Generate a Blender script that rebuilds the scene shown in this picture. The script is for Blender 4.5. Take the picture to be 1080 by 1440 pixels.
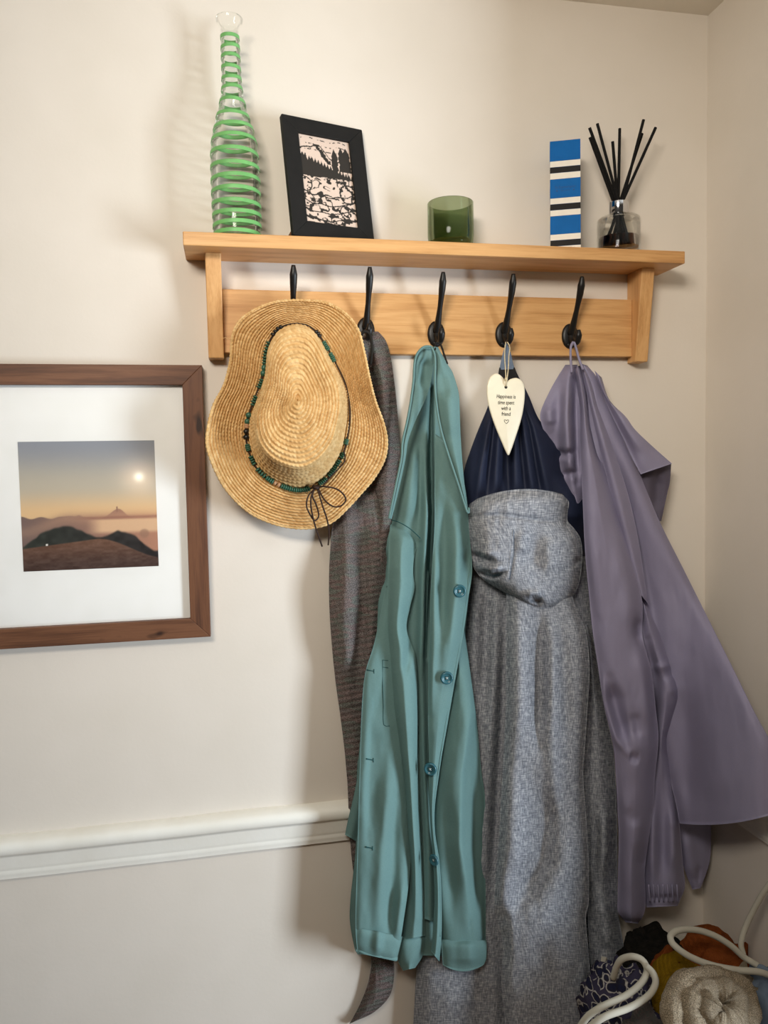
import bpy, math, random
import numpy as np
from mathutils import Vector, Matrix

for o in list(bpy.data.objects):
    bpy.data.objects.remove(o)
random.seed(7)
RNG = np.random.default_rng(11)
SC = bpy.context.scene
COL = SC.collection

# ------------------------------------------------------------------ camera
Z0 = 1.89                                   # height of the shelf top above the floor
CAM = np.array([0.0512, -1.2886, Z0 - 0.3507])
YAW, PITCH, ROLL, FPX = 0.1998, 0.0594, -0.0189, 1093.5
_f = np.array([math.sin(YAW) * math.cos(PITCH), math.cos(YAW) * math.cos(PITCH), -math.sin(PITCH)])
_r = np.array([math.cos(YAW), -math.sin(YAW), 0.0])
_u = np.cross(_r, _f)
_r, _u = math.cos(ROLL) * _r + math.sin(ROLL) * _u, -math.sin(ROLL) * _r + math.cos(ROLL) * _u
cd = bpy.data.cameras.new('camera')
cam = bpy.data.objects.new('camera', cd)
COL.objects.link(cam)
cd.sensor_fit = 'VERTICAL'
cd.sensor_height = 36.0
cd.lens = 36.0 * FPX / 1440.0
cd.clip_start = 0.02
cam.matrix_world = Matrix(((_r[0], _u[0], -_f[0], CAM[0]), (_r[1], _u[1], -_f[1], CAM[1]),
                           (_r[2], _u[2], -_f[2], CAM[2]), (0, 0, 0, 1)))
SC.camera = cam

# ------------------------------------------------------------------ world, lights, exposure
wd = bpy.data.worlds.new('world')
SC.world = wd
wd.use_nodes = True
wd.node_tree.nodes['Background'].inputs[0].default_value = (1.0, 0.90, 0.76, 1)
wd.node_tree.nodes['Background'].inputs[1].default_value = 0.045


def area(name, loc, target, sx, sy, power, col):
    l = bpy.data.lights.new(name, 'AREA')
    l.shape = 'RECTANGLE'
    l.size, l.size_y, l.energy, l.color = sx, sy, power, col
    o = bpy.data.objects.new(name, l)
    COL.objects.link(o)
    o.location = loc
    o.rotation_euler = (Vector(target) - Vector(loc)).to_track_quat('-Z', 'Y').to_euler()
    return o


area('window_light_right', (1.95, -1.50, 1.12), (0.15, 0.0, 1.00), 0.5, 1.1, 60.0, (0.78, 0.89, 1.0))
hl = area('hall_light_front', (-0.30, -1.50, 2.22), (0.42, 0.0, 1.76), 0.5, 0.3, 6.0, (1.0, 0.92, 0.81))
hl.data.spread = math.radians(90)
SC.view_settings.view_transform = 'Standard'
SC.view_settings.look = 'None'
SC.view_settings.gamma = 1.0
SC.view_settings.use_curve_mapping = False
SC.view_settings.exposure = 0.0


# ------------------------------------------------------------------ helpers
def W(u, v, D):
    """Photo pixel (u, v) to the point on the plane D metres in front of the back wall."""
    u, v, D = np.broadcast_arrays(np.asarray(u, float), np.asarray(v, float), np.asarray(D, float))
    d = _f + _r * ((u - 540) / FPX)[..., None] - _u * ((v - 720) / FPX)[..., None]
    s = (-D - CAM[1]) / d[..., 1]
    return CAM + s[..., None] * d


def lin(c):
    return tuple((x / 12.92 if x <= 0.04045 else ((x + 0.055) / 1.055) ** 2.4) for x in (c[0] / 255, c[1] / 255, c[2] / 255)) + (1.0,)


def thing(name, label, cat, loc, group=None):
    o = bpy.data.objects.new(name, None)
    o.empty_display_size = 0.03
    COL.objects.link(o)
    o.location = tuple(float(x) for x in loc)
    o['label'] = label
    o['category'] = cat
    if group:
        o['group'] = group
    return o


def base(parent):
    b = np.zeros(3)
    while parent is not None:
        b = b + np.array(parent.location)
        parent = parent.parent
    return b


def mesh(name, verts, faces, mat, parent=None, smooth=True, uv=None, auto=None):
    v = np.asarray(verts, float).reshape(-1, 3) - base(parent)
    me = bpy.data.meshes.new(name)
    me.from_pydata(v.tolist(), [], [tuple(int(i) for i in f) for f in faces])
    if uv is not None:
        lay = me.uv_layers.new(name='UVMap')
        idx = np.zeros(len(me.loops), dtype=np.int32)
        me.loops.foreach_get('vertex_index', idx)
        lay.data.foreach_set('uv', np.asarray(uv, np.float32)[idx].ravel())
    if smooth:
        me.polygons.foreach_set('use_smooth', [True] * len(me.polygons))
    me.materials.append(mat)
    me.update()
    if auto:
        me.set_sharp_from_angle(angle=math.radians(auto))
    o = bpy.data.objects.new(name, me)
    COL.objects.link(o)
    if parent is not None:
        o.parent = parent
    return o


def tag(o, label, cat, group=None):
    o['label'] = label
    o['category'] = cat
    if group:
        o['group'] = group
    return o


def structure(o, label=None):
    o['kind'] = 'structure'
    if label:
        o['label'] = label
    return o


def box_vf(x0, x1, y0, y1, z0, z1):
    v = [(x, y, z) for x in (x0, x1) for y in (y0, y1) for z in (z0, z1)]
    f = [(0, 1, 3, 2), (4, 6, 7, 5), (0, 4, 5, 1), (2, 3, 7, 6), (0, 2, 6, 4), (1, 5, 7, 3)]
    return v, f


def bevel(o, w, seg=2):
    m = o.modifiers.new('bevel', 'BEVEL')
    m.width = w
    m.segments = seg
    m.limit_method = 'ANGLE'
    return o


def box(name, x0, x1, y0, y1, z0, z1, mat, parent=None, bev=0.0):
    v, f = box_vf(x0, x1, y0, y1, z0, z1)
    o = mesh(name, v, f, mat, parent, smooth=False)
    if bev:
        bevel(o, bev)
    return o


def grid_faces(n, m, off=0, closed_m=False):
    a = np.arange(n - 1)[:, None]
    b = np.arange(m if closed_m else m - 1)[None, :]
    b2 = (b + 1) % m
    q = np.stack([a * m + b, a * m + b2, (a + 1) * m + b2, (a + 1) * m + b], -1).reshape(-1, 4) + off
    return q


def spline(pts, n):
    """Catmull-Rom through the rows of pts, resampled to n rows."""
    p = np.asarray(pts, float)
    if len(p) == 2:
        t = np.linspace(0, 1, n)[:, None]
        return p[0] * (1 - t) + p[1] * t
    k = len(p)
    seg = np.linalg.norm(np.diff(p, axis=0), axis=1)
    cum = np.concatenate([[0], np.cumsum(np.maximum(seg, 1e-9))])
    s = np.linspace(0, cum[-1], n)
    i = np.clip(np.searchsorted(cum, s, side='right') - 1, 0, k - 2)
    h = (cum[i + 1] - cum[i])[:, None]
    x = ((s - cum[i])[:, None]) / h
    m = np.zeros_like(p)
    m[1:-1] = (p[2:] - p[:-2]) / (cum[2:] - cum[:-2])[:, None]
    m[0] = (p[1] - p[0]) / (cum[1] - cum[0])
    m[-1] = (p[-1] - p[-2]) / (cum[-1] - cum[-2])
    return ((2 * x ** 3 - 3 * x ** 2 + 1) * p[i] + (x ** 3 - 2 * x ** 2 + x) * h * m[i]
            + (-2 * x ** 3 + 3 * x ** 2) * p[i + 1] + (x ** 3 - x ** 2) * h * m[i + 1])


def tube_vf(pts, rad, n=10, closed=False, caps=True):
    p = np.asarray(pts, float)
    k = len(p)
    rad = np.broadcast_to(np.asarray(rad, float), (k,))
    if closed:
        t = np.roll(p, -1, 0) - np.roll(p, 1, 0)
    else:
        t = np.gradient(p, axis=0)
    t /= np.linalg.norm(t, axis=1)[:, None] + 1e-12
    a = np.array([0.0, 0, 1]) if abs(t[0][2]) < 0.9 else np.array([1.0, 0, 0])
    nrm = np.cross(t[0], a)
    nrm /= np.linalg.norm(nrm)
    V = []
    for i in range(k):
        nrm = nrm - t[i] * (nrm @ t[i])
        nrm /= np.linalg.norm(nrm) + 1e-12
        b = np.cross(t[i], nrm)
        an = np.linspace(0, 2 * math.pi, n, endpoint=False)
        V.append(p[i] + rad[i] * (np.cos(an)[:, None] * nrm + np.sin(an)[:, None] * b))
    V = np.concatenate(V)
    F = [tuple(q) for q in grid_faces(k, n, 0, True)]
    if closed:
        F += [((k - 1) * n + j, (k - 1) * n + (j + 1) % n, (j + 1) % n, j) for j in range(n)]
    elif caps:
        F += [tuple(range(n - 1, -1, -1)), tuple((k - 1) * n + j for j in range(n))]
    return V, F


def tube(name, pts, rad, mat, parent=None, n=10, res=None, closed=False):
    p = spline(pts, res) if res else np.asarray(pts, float)
    if np.ndim(rad) and res:
        rad = np.interp(np.linspace(0, 1, res), np.linspace(0, 1, len(rad)), rad)
    V, F = tube_vf(p, rad, n, closed)
    return mesh(name, V, F, mat, parent)


def pxtube(name, pts, rad, mat, parent=None, n=8, res=40):
    """Tube whose control points are (u, v, D)."""
    a = np.asarray(pts, float)
    return tube(name, W(a[:, 0], a[:, 1], a[:, 2]), rad, mat, parent, n, res)


def lathe_vf(prof, n=48, c=(0, 0, 0)):
    p = np.asarray(prof, float)
    an = np.linspace(0, 2 * math.pi, n, endpoint=False)
    V = np.stack([p[:, None, 0] * np.cos(an), p[:, None, 0] * np.sin(an), np.repeat(p[:, 1:2], n, 1)], -1).reshape(-1, 3)
    return V + np.asarray(c), [tuple(q) for q in grid_faces(len(p), n, 0, True)]


def lathe(name, prof, c, mat, parent=None, n=48, auto=40):
    V, F = lathe_vf(prof, n, c)
    return mesh(name, V, F, mat, parent, auto=auto)


def prism(name, pts2, y0, y1, mat, parent=None, bev=0.0):
    """Polygon in the x-z plane extruded from y0 (front) to y1 (back)."""
    k = len(pts2)
    V = [(x, y0, z) for x, z in pts2] + [(x, y1, z) for x, z in pts2]
    F = [tuple(range(k)), tuple(range(2 * k - 1, k - 1, -1))] + [(i, i + k, (i + 1) % k + k, (i + 1) % k) for i in range(k)]
    o = mesh(name, V, F, mat, parent, smooth=False)
    if bev:
        bevel(o, bev)
    return o


def vnoise(x, y, seed=0):
    """Smooth value noise on numpy arrays, about -1..1."""
    r = np.random.default_rng(seed)
    T = r.uniform(-1, 1, (64, 64))
    xi, yi = np.floor(x).astype(int), np.floor(y).astype(int)
    fx, fy = x - xi, y - yi
    fx, fy = fx * fx * (3 - 2 * fx), fy * fy * (3 - 2 * fy)
    g = lambda a, b: T[a % 64, b % 64]
    return (g(xi, yi) * (1 - fx) * (1 - fy) + g(xi + 1, yi) * fx * (1 - fy) + g(xi, yi + 1) * (1 - fx) * fy + g(xi + 1, yi + 1) * fx * fy)


def folds(u, v, lst):
    """Sum of creases; each is (polyline in pixels, height in m, width on the left, width on the right) walking down."""
    tot = np.zeros_like(u)
    for pts, amp, w1, w2 in lst:
        p = np.asarray(pts, float)
        best = np.full(u.shape, 1e9)
        sgn = np.zeros_like(u)
        along = np.zeros_like(u)
        lens = np.hypot(*np.diff(p, axis=0).T)
        done = 0.0
        for a, b, L in zip(p[:-1], p[1:], lens):
            d = b - a
            k = np.clip(((u - a[0]) * d[0] + (v - a[1]) * d[1]) / (d @ d), 0, 1)
            qx, qy = u - (a[0] + k * d[0]), v - (a[1] + k * d[1])
            ds = np.hypot(qx, qy)
            cr = d[0] * (v - a[1]) - d[1] * (u - a[0])
            m = ds < best
            best = np.where(m, ds, best)
            sgn = np.where(m, cr, sgn)
            along = np.where(m, (done + k * L) / lens.sum(), along)
            done += L
        w = np.where(sgn > 0, w1, w2)
        e = np.clip(np.minimum(along, 1 - along) / 0.3, 0, 1)
        tap = 0.2 + 0.8 * e * e * (3 - 2 * e)
        tot += 1.35 * amp * tap * np.exp(-(best / (w * (0.75 + 0.35 * e))) ** 2)
    return tot


SURF = []          # pixel position and depth of every shell face, newest last


def surf_depth(k, u, v):
    a, b, d = SURF[k]
    i = np.argmin((a - u) ** 2 + (b - v) ** 2)
    return float(d.ravel()[i])


RWX = 0.918        # x of the right wall
def right_wall_depth(u, v):
    d = _f + _r * ((u - 540) / FPX)[..., None] - _u * ((v - 720) / FPX)[..., None]
    s = (RWX - CAM[0]) / d[..., 0]
    return -(CAM[1] + s * d[..., 1])


def shell(name, rows, depth, mat, parent, nu=40, nv=110, th=0.004, edge=0.012, ew=9.0, crease=(), top=0.0, bot=0.0,
          noise=0.0009, seed=1, minD=0.004, topedge=True, botedge=False, clearwall=0.012):
    """Closed cloth shell between a left and a right rail of pixel rows (uL, vL, uR, vR); depth is a number,
    a list of (v, D) or a function f(u, v, s, t); th is the thickness behind the front face."""
    R_ = np.asarray(rows, float)
    A = spline(R_, nv)
    t = (1 - np.cos(np.linspace(0, math.pi, nu))) / 2
    t = 0.5 * t + 0.5 * np.linspace(0, 1, nu)
    u = A[:, 0:1] * (1 - t) + A[:, 2:3] * t
    v = A[:, 1:2] * (1 - t) + A[:, 3:4] * t
    s = np.linspace(0, 1, nv)[:, None] * np.ones_like(u)
    tt = t[None, :] * np.ones_like(u)
    arch = 4 * tt * (1 - tt)
    v = v - top * arch * np.clip(1 - s * 4, 0, 1) ** 2 + bot * arch * np.clip(s * 4 - 3, 0, 1) ** 2
    if callable(depth):
        D = depth(u, v, s, tt)
    elif np.ndim(depth):
        dd = np.asarray(depth, float)
        D = np.interp(v, dd[:, 0], dd[:, 1])
    else:
        D = np.full(u.shape, float(depth))
    wpx = np.abs(A[:, 2:3] - A[:, 0:1])
    e = np.minimum(tt, 1 - tt) * wpx
    ew_ = np.minimum(ew, np.maximum(wpx * 0.3, 1.0))
    D = D - edge * np.exp(-(e / ew_) ** 1.5)
    Lpx = np.hypot(A[:, 0] - np.roll(A[:, 0], 1), A[:, 1] - np.roll(A[:, 1], 1))[1:].sum()
    if topedge:
        D = D - edge * 0.7 * np.exp(-(s * Lpx / 6.0) ** 1.5)
    if botedge:
        D = D - edge * 0.7 * np.exp(-((1 - s) * Lpx / 6.0) ** 1.5)
    D = D + folds(u, v, crease)
    if noise:
        D = D + noise * (vnoise(u / 14, v / 38, seed) + 0.5 * vnoise(u / 6, v / 17, seed + 5))
    D = np.maximum(D, minD + 0.002)
    rw = right_wall_depth(u, v)
    D = np.maximum(D, rw + clearwall)
    thk = th(u, v, s, tt) if callable(th) else th
    Db = np.maximum(D - thk, np.maximum(minD, rw + clearwall * 0.5))
    Db = np.minimum(Db, D - 0.0008)
    SURF.append((u, v, D))
    P1, P2 = W(u, v, D), W(u, v, Db)
    n = nu * nv
    V = np.concatenate([P1.reshape(-1, 3), P2.reshape(-1, 3)])
    g = grid_faces(nv, nu)
    F = [tuple(q[::-1]) for q in g] + [tuple(q + n) for q in g]
    for i in range(nv - 1):
        a, b = i * nu, (i + 1) * nu
        F.append((a, b, b + n, a + n))
        a, b = i * nu + nu - 1, (i + 1) * nu + nu - 1
        F.append((b, a, a + n, b + n))
    for j in range(nu - 1):
        F.append((j + 1, j, j + n, j + 1 + n))
        a = (nv - 1) * nu + j
        F.append((a, a + 1, a + 1 + n, a + n))
    uvx = (tt - 0.5) * np.maximum(wpx, 20) / 100 + 5
    uvy = s * Lpx / 100
    UV = np.stack([uvx, uvy], -1).reshape(-1, 2)
    return mesh(name, V, F, mat, parent, uv=np.concatenate([UV, UV]))


# ------------------------------------------------------------------ materials
class NT:
    def __init__(s, name):
        s.m = bpy.data.materials.new(name)
        s.m.use_nodes = True
        s.t = s.m.node_tree
        s.b = s.t.nodes['Principled BSDF']

    def n(s, typ, **kw):
        x = s.t.nodes.new(typ)
        for k, v in kw.items():
            if isinstance(v, (int, float, str, bool)) and hasattr(x, k):
                setattr(x, k, v)
            else:
                x.inputs[k.replace('_', ' ')].default_value = v
        return x

    def l(s, a, b):
        s.t.links.new(a, b)

    def coords(s, kind='Object', scale=(1, 1, 1), rot=(0, 0, 0)):
        tc = s.n('ShaderNodeTexCoord')
        mp = s.n('ShaderNodeMapping')
        mp.inputs['Scale'].default_value = scale
        mp.inputs['Rotation'].default_value = rot
        s.l(tc.outputs[kind], mp.inputs[0])
        return mp.outputs[0]

    def noise(s, co, scale, detail=4.0, rough=0.55):
        x = s.n('ShaderNodeTexNoise')
        x.inputs['Scale'].default_value = scale
        x.inputs['Detail'].default_value = detail
        x.inputs['Roughness'].default_value = rough
        s.l(co, x.inputs['Vector'])
        return x.outputs['Fac']

    def ramp(s, fac, stops):
        x = s.n('ShaderNodeValToRGB')
        e = x.color_ramp.elements
        while len(e) < len(stops):
            e.new(0.5)
        for k, (p, c) in enumerate(stops):
            e[k].position = p
            e[k].color = lin(c) if max(c) > 1.5 else (c[0], c[1], c[2], 1)
        s.l(fac, x.inputs[0])
        return x.outputs['Color']

    def math(s, op, a, b=None):
        x = s.n('ShaderNodeMath')
        x.operation = op
        for k, y in enumerate((a, b)):
            if y is None:
                continue
            if isinstance(y, (int, float)):
                x.inputs[k].default_value = y
            else:
                s.l(y, x.inputs[k])
        return x.outputs[0]

    def mix(s, fac, a, b, mode='MIX'):
        x = s.n('ShaderNodeMix')
        x.data_type = 'RGBA'
        x.blend_type = mode
        for sock, y in ((x.inputs[0], fac), (x.inputs[6], a), (x.inputs[7], b)):
            if isinstance(y, (int, float)):
                sock.default_value = y
            elif isinstance(y, tuple):
                sock.default_value = y
            else:
                s.l(y, sock)
        return x.outputs[2]

    def bump(s, h, strength=0.3, dist=0.002):
        x = s.n('ShaderNodeBump')
        x.inputs['Strength'].default_value = strength
        x.inputs['Distance'].default_value = dist
        s.l(h, x.inputs['Height'])
        s.l(x.outputs[0], s.b.inputs['Normal'])

    def done(s, col=None, rough=0.7, spec=0.3, metal=0.0):
        if col is not None:
            if isinstance(col, tuple):
                s.b.inputs['Base Color'].default_value = col
            else:
                s.l(col, s.b.inputs['Base Color'])
        s.b.inputs['Roughness'].default_value = rough
        s.b.inputs['Specular IOR Level'].default_value = spec
        s.b.inputs['Metallic'].default_value = metal
        return s.m


def paint(name, c, c2, rough=0.85, bstr=0.12, scale=6.0):
    t = NT(name)
    co = t.coords()
    n = t.noise(co, scale, 3)
    f = t.noise(co, 160, 4)
    col = t.ramp(n, [(0.3, c), (0.7, c2)])
    t.bump(t.math('ADD', t.math('MULTIPLY', f, 0.35), t.noise(co, 14, 3)), bstr, 0.004)
    return t.done(col, rough, 0.25)


def plain(name, c, rough=0.5, spec=0.4, metal=0.0, var=0.0, scale=60):
    t = NT(name)
    co = t.coords()
    n = t.noise(co, scale, 3)
    c2 = tuple(max(0, x * (1 - var)) for x in c)
    col = t.ramp(n, [(0.35, c2), (0.65, c)])
    t.bump(n, 0.05, 0.001)
    return t.done(col, rough, spec, metal)


def wood(name, c1, c2, c3, axis='x', rough=0.5, knots=False):
    t = NT(name)
    sc = {'x': (1.0, 14, 14), 'z': (14, 14, 1.0)}[axis]
    co = t.coords('Object', sc)
    n = t.noise(co, 4.2, 6, 0.62)
    fine = {'x': (3, 120, 120), 'z': (120, 120, 3)}[axis]
    fn = t.noise(t.coords('Object', fine), 5.0, 3, 0.6)
    fac = t.math('ADD', t.math('MULTIPLY', n, 0.75), t.math('MULTIPLY', fn, 0.25))
    col = t.ramp(fac, [(0.32, c3), (0.46, c2), (0.56, c1), (0.7, c2)])
    if knots:
        kn = t.noise(t.coords('Object', {'x': (9, 20, 20), 'z': (20, 20, 9)}[axis]), 1.6, 2)
        col = t.mix(t.ramp(kn, [(0.66, (0.0, 0, 0)), (0.74, (1.0, 1, 1))]), col, lin((52, 34, 26)))
    t.bump(fn, 0.12, 0.001)
    return t.done(col, rough, 0.3)


def cloth(name, c, c2, weave=60.0, rough=0.85, bstr=0.25, spec=0.12, blotch=0.5, sheen=0.0):
    t = NT(name)
    uv = t.coords('UV')
    a = t.noise(t.coords('UV', (1, 0.12, 1)), weave * 3, 2)
    b = t.noise(t.coords('UV', (0.12, 1, 1)), weave * 3, 2)
    big = t.noise(uv, 3.5, 3)
    w = t.math('MULTIPLY', t.math('ADD', a, b), 0.5)
    fac = t.math('ADD', t.math('MULTIPLY', w, 1 - blotch), t.math('MULTIPLY', big, blotch))
    col = t.ramp(fac, [(0.36, c2), (0.62, c)])
    t.bump(w, bstr, 0.0012)
    m = t.done(col, rough, spec)
    t.b.inputs['Sheen Weight'].default_value = sheen
    return m


def thin_glass(name, tint, gloss=0.12, rough=0.02, edge=0.75):
    t = NT(name)
    tr = t.n('ShaderNodeBsdfTransparent')
    tr.inputs[0].default_value = tint
    gl = t.n('ShaderNodeBsdfGlossy')
    gl.inputs['Roughness'].default_value = rough
    gl.inputs['Color'].default_value = (1, 1, 1, 1)
    lw = t.n('ShaderNodeLayerWeight')
    lw.inputs['Blend'].default_value = gloss
    nz = t.noise(t.coords(), 30, 2)
    fac = t.math('MULTIPLY', lw.outputs['Fresnel'], t.math('ADD', t.math('MULTIPLY', nz, 0.1), edge))
    mx = t.n('ShaderNodeMixShader')
    t.l(fac, mx.inputs[0])
    t.l(tr.outputs[0], mx.inputs[1])
    t.l(gl.outputs[0], mx.inputs[2])
    t.l(mx.outputs[0], t.t.nodes['Material Output'].inputs['Surface'])
    return t.m


def attr_mat(name, rough=0.6, spec=0.2):
    t = NT(name)
    a = t.n('ShaderNodeAttribute')
    a.attribute_name = 'print'
    g = t.noise(t.coords(), 900, 2)
    col = t.mix(0.06, a.outputs['Color'], t.ramp(g, [(0.3, (0.0, 0, 0)), (0.7, (1.0, 1, 1))]), 'OVERLAY')
    return t.done(col, rough, spec)


M = {}
M['wall'] = paint('wall_paint', (221, 212, 199), (226, 217, 205))
M['ceil'] = paint('ceiling_paint', (232, 226, 214), (238, 232, 220))
M['white_trim'] = paint('white_gloss_trim', (240, 236, 224), (246, 243, 233), 0.45, 0.1, 20)
M['floor'] = wood('floor_boards', (150, 110, 72), (128, 92, 60), (104, 74, 48), 'x', 0.5)
M['oak'] = wood('oak', (216, 168, 112), (204, 154, 98), (178, 128, 78), 'x', 0.42)
M['oak_up'] = wood('oak_upright', (218, 170, 114), (206, 156, 100), (182, 132, 80), 'z', 0.42)
M['iron'] = plain('black_iron', (26, 25, 24), 0.42, 0.5, 0.3)
M['walnut'] = wood('walnut', (118, 80, 57), (100, 66, 47), (72, 48, 37), 'x', 0.5, True)
M['walnut_up'] = wood('walnut_upright', (114, 76, 53), (98, 64, 46), (74, 49, 37), 'z', 0.5, True)
M['mat'] = paint('mount_card', (240, 239, 234), (244, 243, 239), 0.9, 0.03, 30)
M['print'] = attr_mat('printed_picture')
M['pane'] = thin_glass('picture_glass', (0.99, 0.99, 0.99, 1), 0.12, 0.05, 0.7)
M['black_wood'] = plain('black_frame', (26, 25, 24), 0.6, 0.25, 0, 0.15)
M['brown_card'] = plain('brown_easel', (112, 76, 48), 0.7, 0.2, 0, 0.2)
M['clear_glass'] = thin_glass('clear_glass', (0.988, 0.992, 0.984, 1), 0.20, 0.02, 0.6)
M['green_paint'] = plain('green_stripe_glass', (118, 182, 108), 0.45, 0.25, 0, 0.08)
M['green_glass'] = thin_glass('green_glass', (0.60, 0.655, 0.52, 1), 0.2, 0.03, 0.5)
M['blue_card'] = plain('blue_card', (0, 96, 168), 0.6, 0.15, 0, 0.04)
M['white_card'] = plain('white_card', (240, 232, 218), 0.6, 0.15, 0, 0.02)
M['black_card'] = plain('black_card', (36, 33, 32), 0.6, 0.15, 0, 0.1)
M['dark_ink'] = plain('dark_blue_ink', (0, 70, 128), 0.5, 0.3)
M['grey_ink'] = plain('grey_ink', (150, 140, 128), 0.6, 0.2)
M['black_ink'] = plain('black_ink', (30, 28, 27), 0.7, 0.2)
M['chrome'] = plain('chrome', (225, 225, 228), 0.08, 0.6, 1.0, 0.02)
M['amber'] = thin_glass('amber_liquid', (0.36, 0.19, 0.08, 1), 0.2, 0.03, 0.5)
M['reed'] = plain('black_reed', (22, 20, 19), 0.8, 0.2, 0, 0.3, 300)
M['ceramic'] = plain('cream_ceramic', (240, 230, 204), 0.35, 0.45, 0, 0.02)
M['string'] = plain('cream_string', (222, 206, 170), 0.9, 0.1, 0, 0.15, 800)
M['bead_green'] = plain('turquoise_bead', (62, 112, 88), 0.35, 0.5, 0, 0.35, 220)
M['bead_dark'] = plain('dark_bead', (30, 30, 28), 0.3, 0.5, 0, 0.3, 200)
M['bead_wood'] = plain('wooden_bead', (196, 150, 110), 0.5, 0.4, 0, 0.2, 200)
M['cord'] = plain('brown_leather_cord', (50, 30, 20), 0.6, 0.3, 0, 0.2, 300)
M['teal'] = cloth('teal_cotton', (106, 137, 134), (97, 128, 126), 60, 0.8, 0.12, 0.18, 0.2)
M['teal_button'] = plain('teal_button', (52, 100, 110), 0.25, 0.5, 0, 0.1)
M['thread'] = plain('pale_thread', (190, 200, 196), 0.8, 0.2)
M['dark_thread'] = plain('dark_teal_thread', (40, 76, 76), 0.9, 0.1)
M['navy'] = cloth('navy_lining', (36, 42, 64), (30, 36, 56), 70, 0.6, 0.06, 0.25, 0.2)
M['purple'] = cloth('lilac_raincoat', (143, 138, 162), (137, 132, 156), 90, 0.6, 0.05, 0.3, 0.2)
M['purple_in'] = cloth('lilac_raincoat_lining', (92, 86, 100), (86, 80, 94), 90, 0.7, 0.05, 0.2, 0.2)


def linen(name):
    t = NT(name)
    a = t.noise(t.coords('UV', (1, 0.12, 1)), 80, 2, 0.6)
    b = t.noise(t.coords('UV', (0.12, 1, 1)), 80, 2, 0.6)
    c = t.noise(t.coords('UV', (1, 0.3, 1)), 40, 2, 0.6)
    w = t.math('ADD', t.math('MULTIPLY', t.math('ADD', a, b), 0.38), t.math('MULTIPLY', c, 0.24))
    col = t.ramp(w, [(0.38, (98, 102, 111)), (0.5, (138, 141, 148)), (0.6, (184, 186, 190))])
    t.bump(w, 0.25, 0.0015)
    return t.done(col, 0.9, 0.1)


M['linen'] = linen('grey_linen')


def knit(name, cols, rows=9.0, stitch=9.0, tilt=0.0, bstr=0.8, contrast=1.0):
    t = NT(name)
    co = t.coords('UV', (1, 1, 1), (0, 0, tilt))
    sx = t.n('ShaderNodeSeparateXYZ')
    t.l(co, sx.inputs[0])
    rw = t.math('MULTIPLY', sx.outputs[1], rows * 6.2832)
    st = t.math('MULTIPLY', sx.outputs[0], stitch * 6.2832)
    wob = t.math('MULTIPLY', t.noise(co, 25, 2), 3.0)
    h1 = t.math('SINE', t.math('ADD', rw, wob))
    h2 = t.math('SINE', t.math('ADD', st, wob))
    fz = t.noise(co, 75, 3, 0.75)
    h = t.math('ADD', t.math('ADD', t.math('MULTIPLY', h1, 0.3), t.math('MULTIPLY', h2, 0.15)), fz)
    band = t.noise(t.coords('UV', (0.25, 1, 1), (0, 0, tilt)), 7.0, 2)
    c0 = t.ramp(band, cols)
    col = t.mix(0.75, c0, t.ramp(fz, [(0.40, (0.10, 0.10, 0.10)), (0.60, (0.92, 0.92, 0.90))]), 'OVERLAY')
    t.bump(h, bstr, 0.006)
    return t.done(col, 0.95, 0.05)


M['knit_grey'] = knit('grey_marled_knit', [(0.30, (116, 109, 106)), (0.42, (122, 114, 111)), (0.50, (129, 112, 109)),
                                           (0.56, (117, 120, 113)), (0.64, (118, 111, 108))], 12, 16, 0.22)
M['knit_beige'] = knit('beige_knit', [(0.3, (172, 154, 130)), (0.7, (188, 170, 146))], 9, 12, 0, 0.9)
M['knit_yellow'] = knit('mustard_knit', [(0.3, (150, 116, 24)), (0.7, (170, 132, 34))], 9, 12, 0, 0.8)
M['knit_rust'] = knit('rust_knit', [(0.3, (150, 78, 36)), (0.7, (170, 92, 46))], 9, 12, 0, 0.8)
M['knit_black'] = knit('black_wool', [(0.3, (34, 34, 32)), (0.7, (50, 46, 42))], 9, 12, 0, 0.8)
M['cloth_blue'] = cloth('grey_blue_cloth', (116, 128, 144), (96, 108, 124), 50, 0.9)
M['rope'] = knit('white_cotton_rope', [(0.3, (178, 172, 158)), (0.7, (194, 188, 174))], 10, 3, 0.6, 0.5)
M['canvas'] = cloth('basket_canvas', (204, 198, 184), (184, 176, 160), 40, 0.9)


def patterned(name):
    t = NT(name)
    co = t.coords('Object')
    vo = t.n('ShaderNodeTexVoronoi')
    vo.inputs['Scale'].default_value = 55
    t.l(co, vo.inputs['Vector'])
    n = t.noise(co, 70, 2)
    col = t.ramp(t.math('ADD', vo.outputs['Distance'], t.math('MULTIPLY', n, 0.4)),
                 [(0.42, (36, 38, 62)), (0.62, (44, 42, 54)), (0.7, (196, 190, 182)), (0.76, (60, 56, 76))])
    return t.done(col, 0.85, 0.1)


M['pattern'] = patterned('navy_patterned_scarf')


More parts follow.
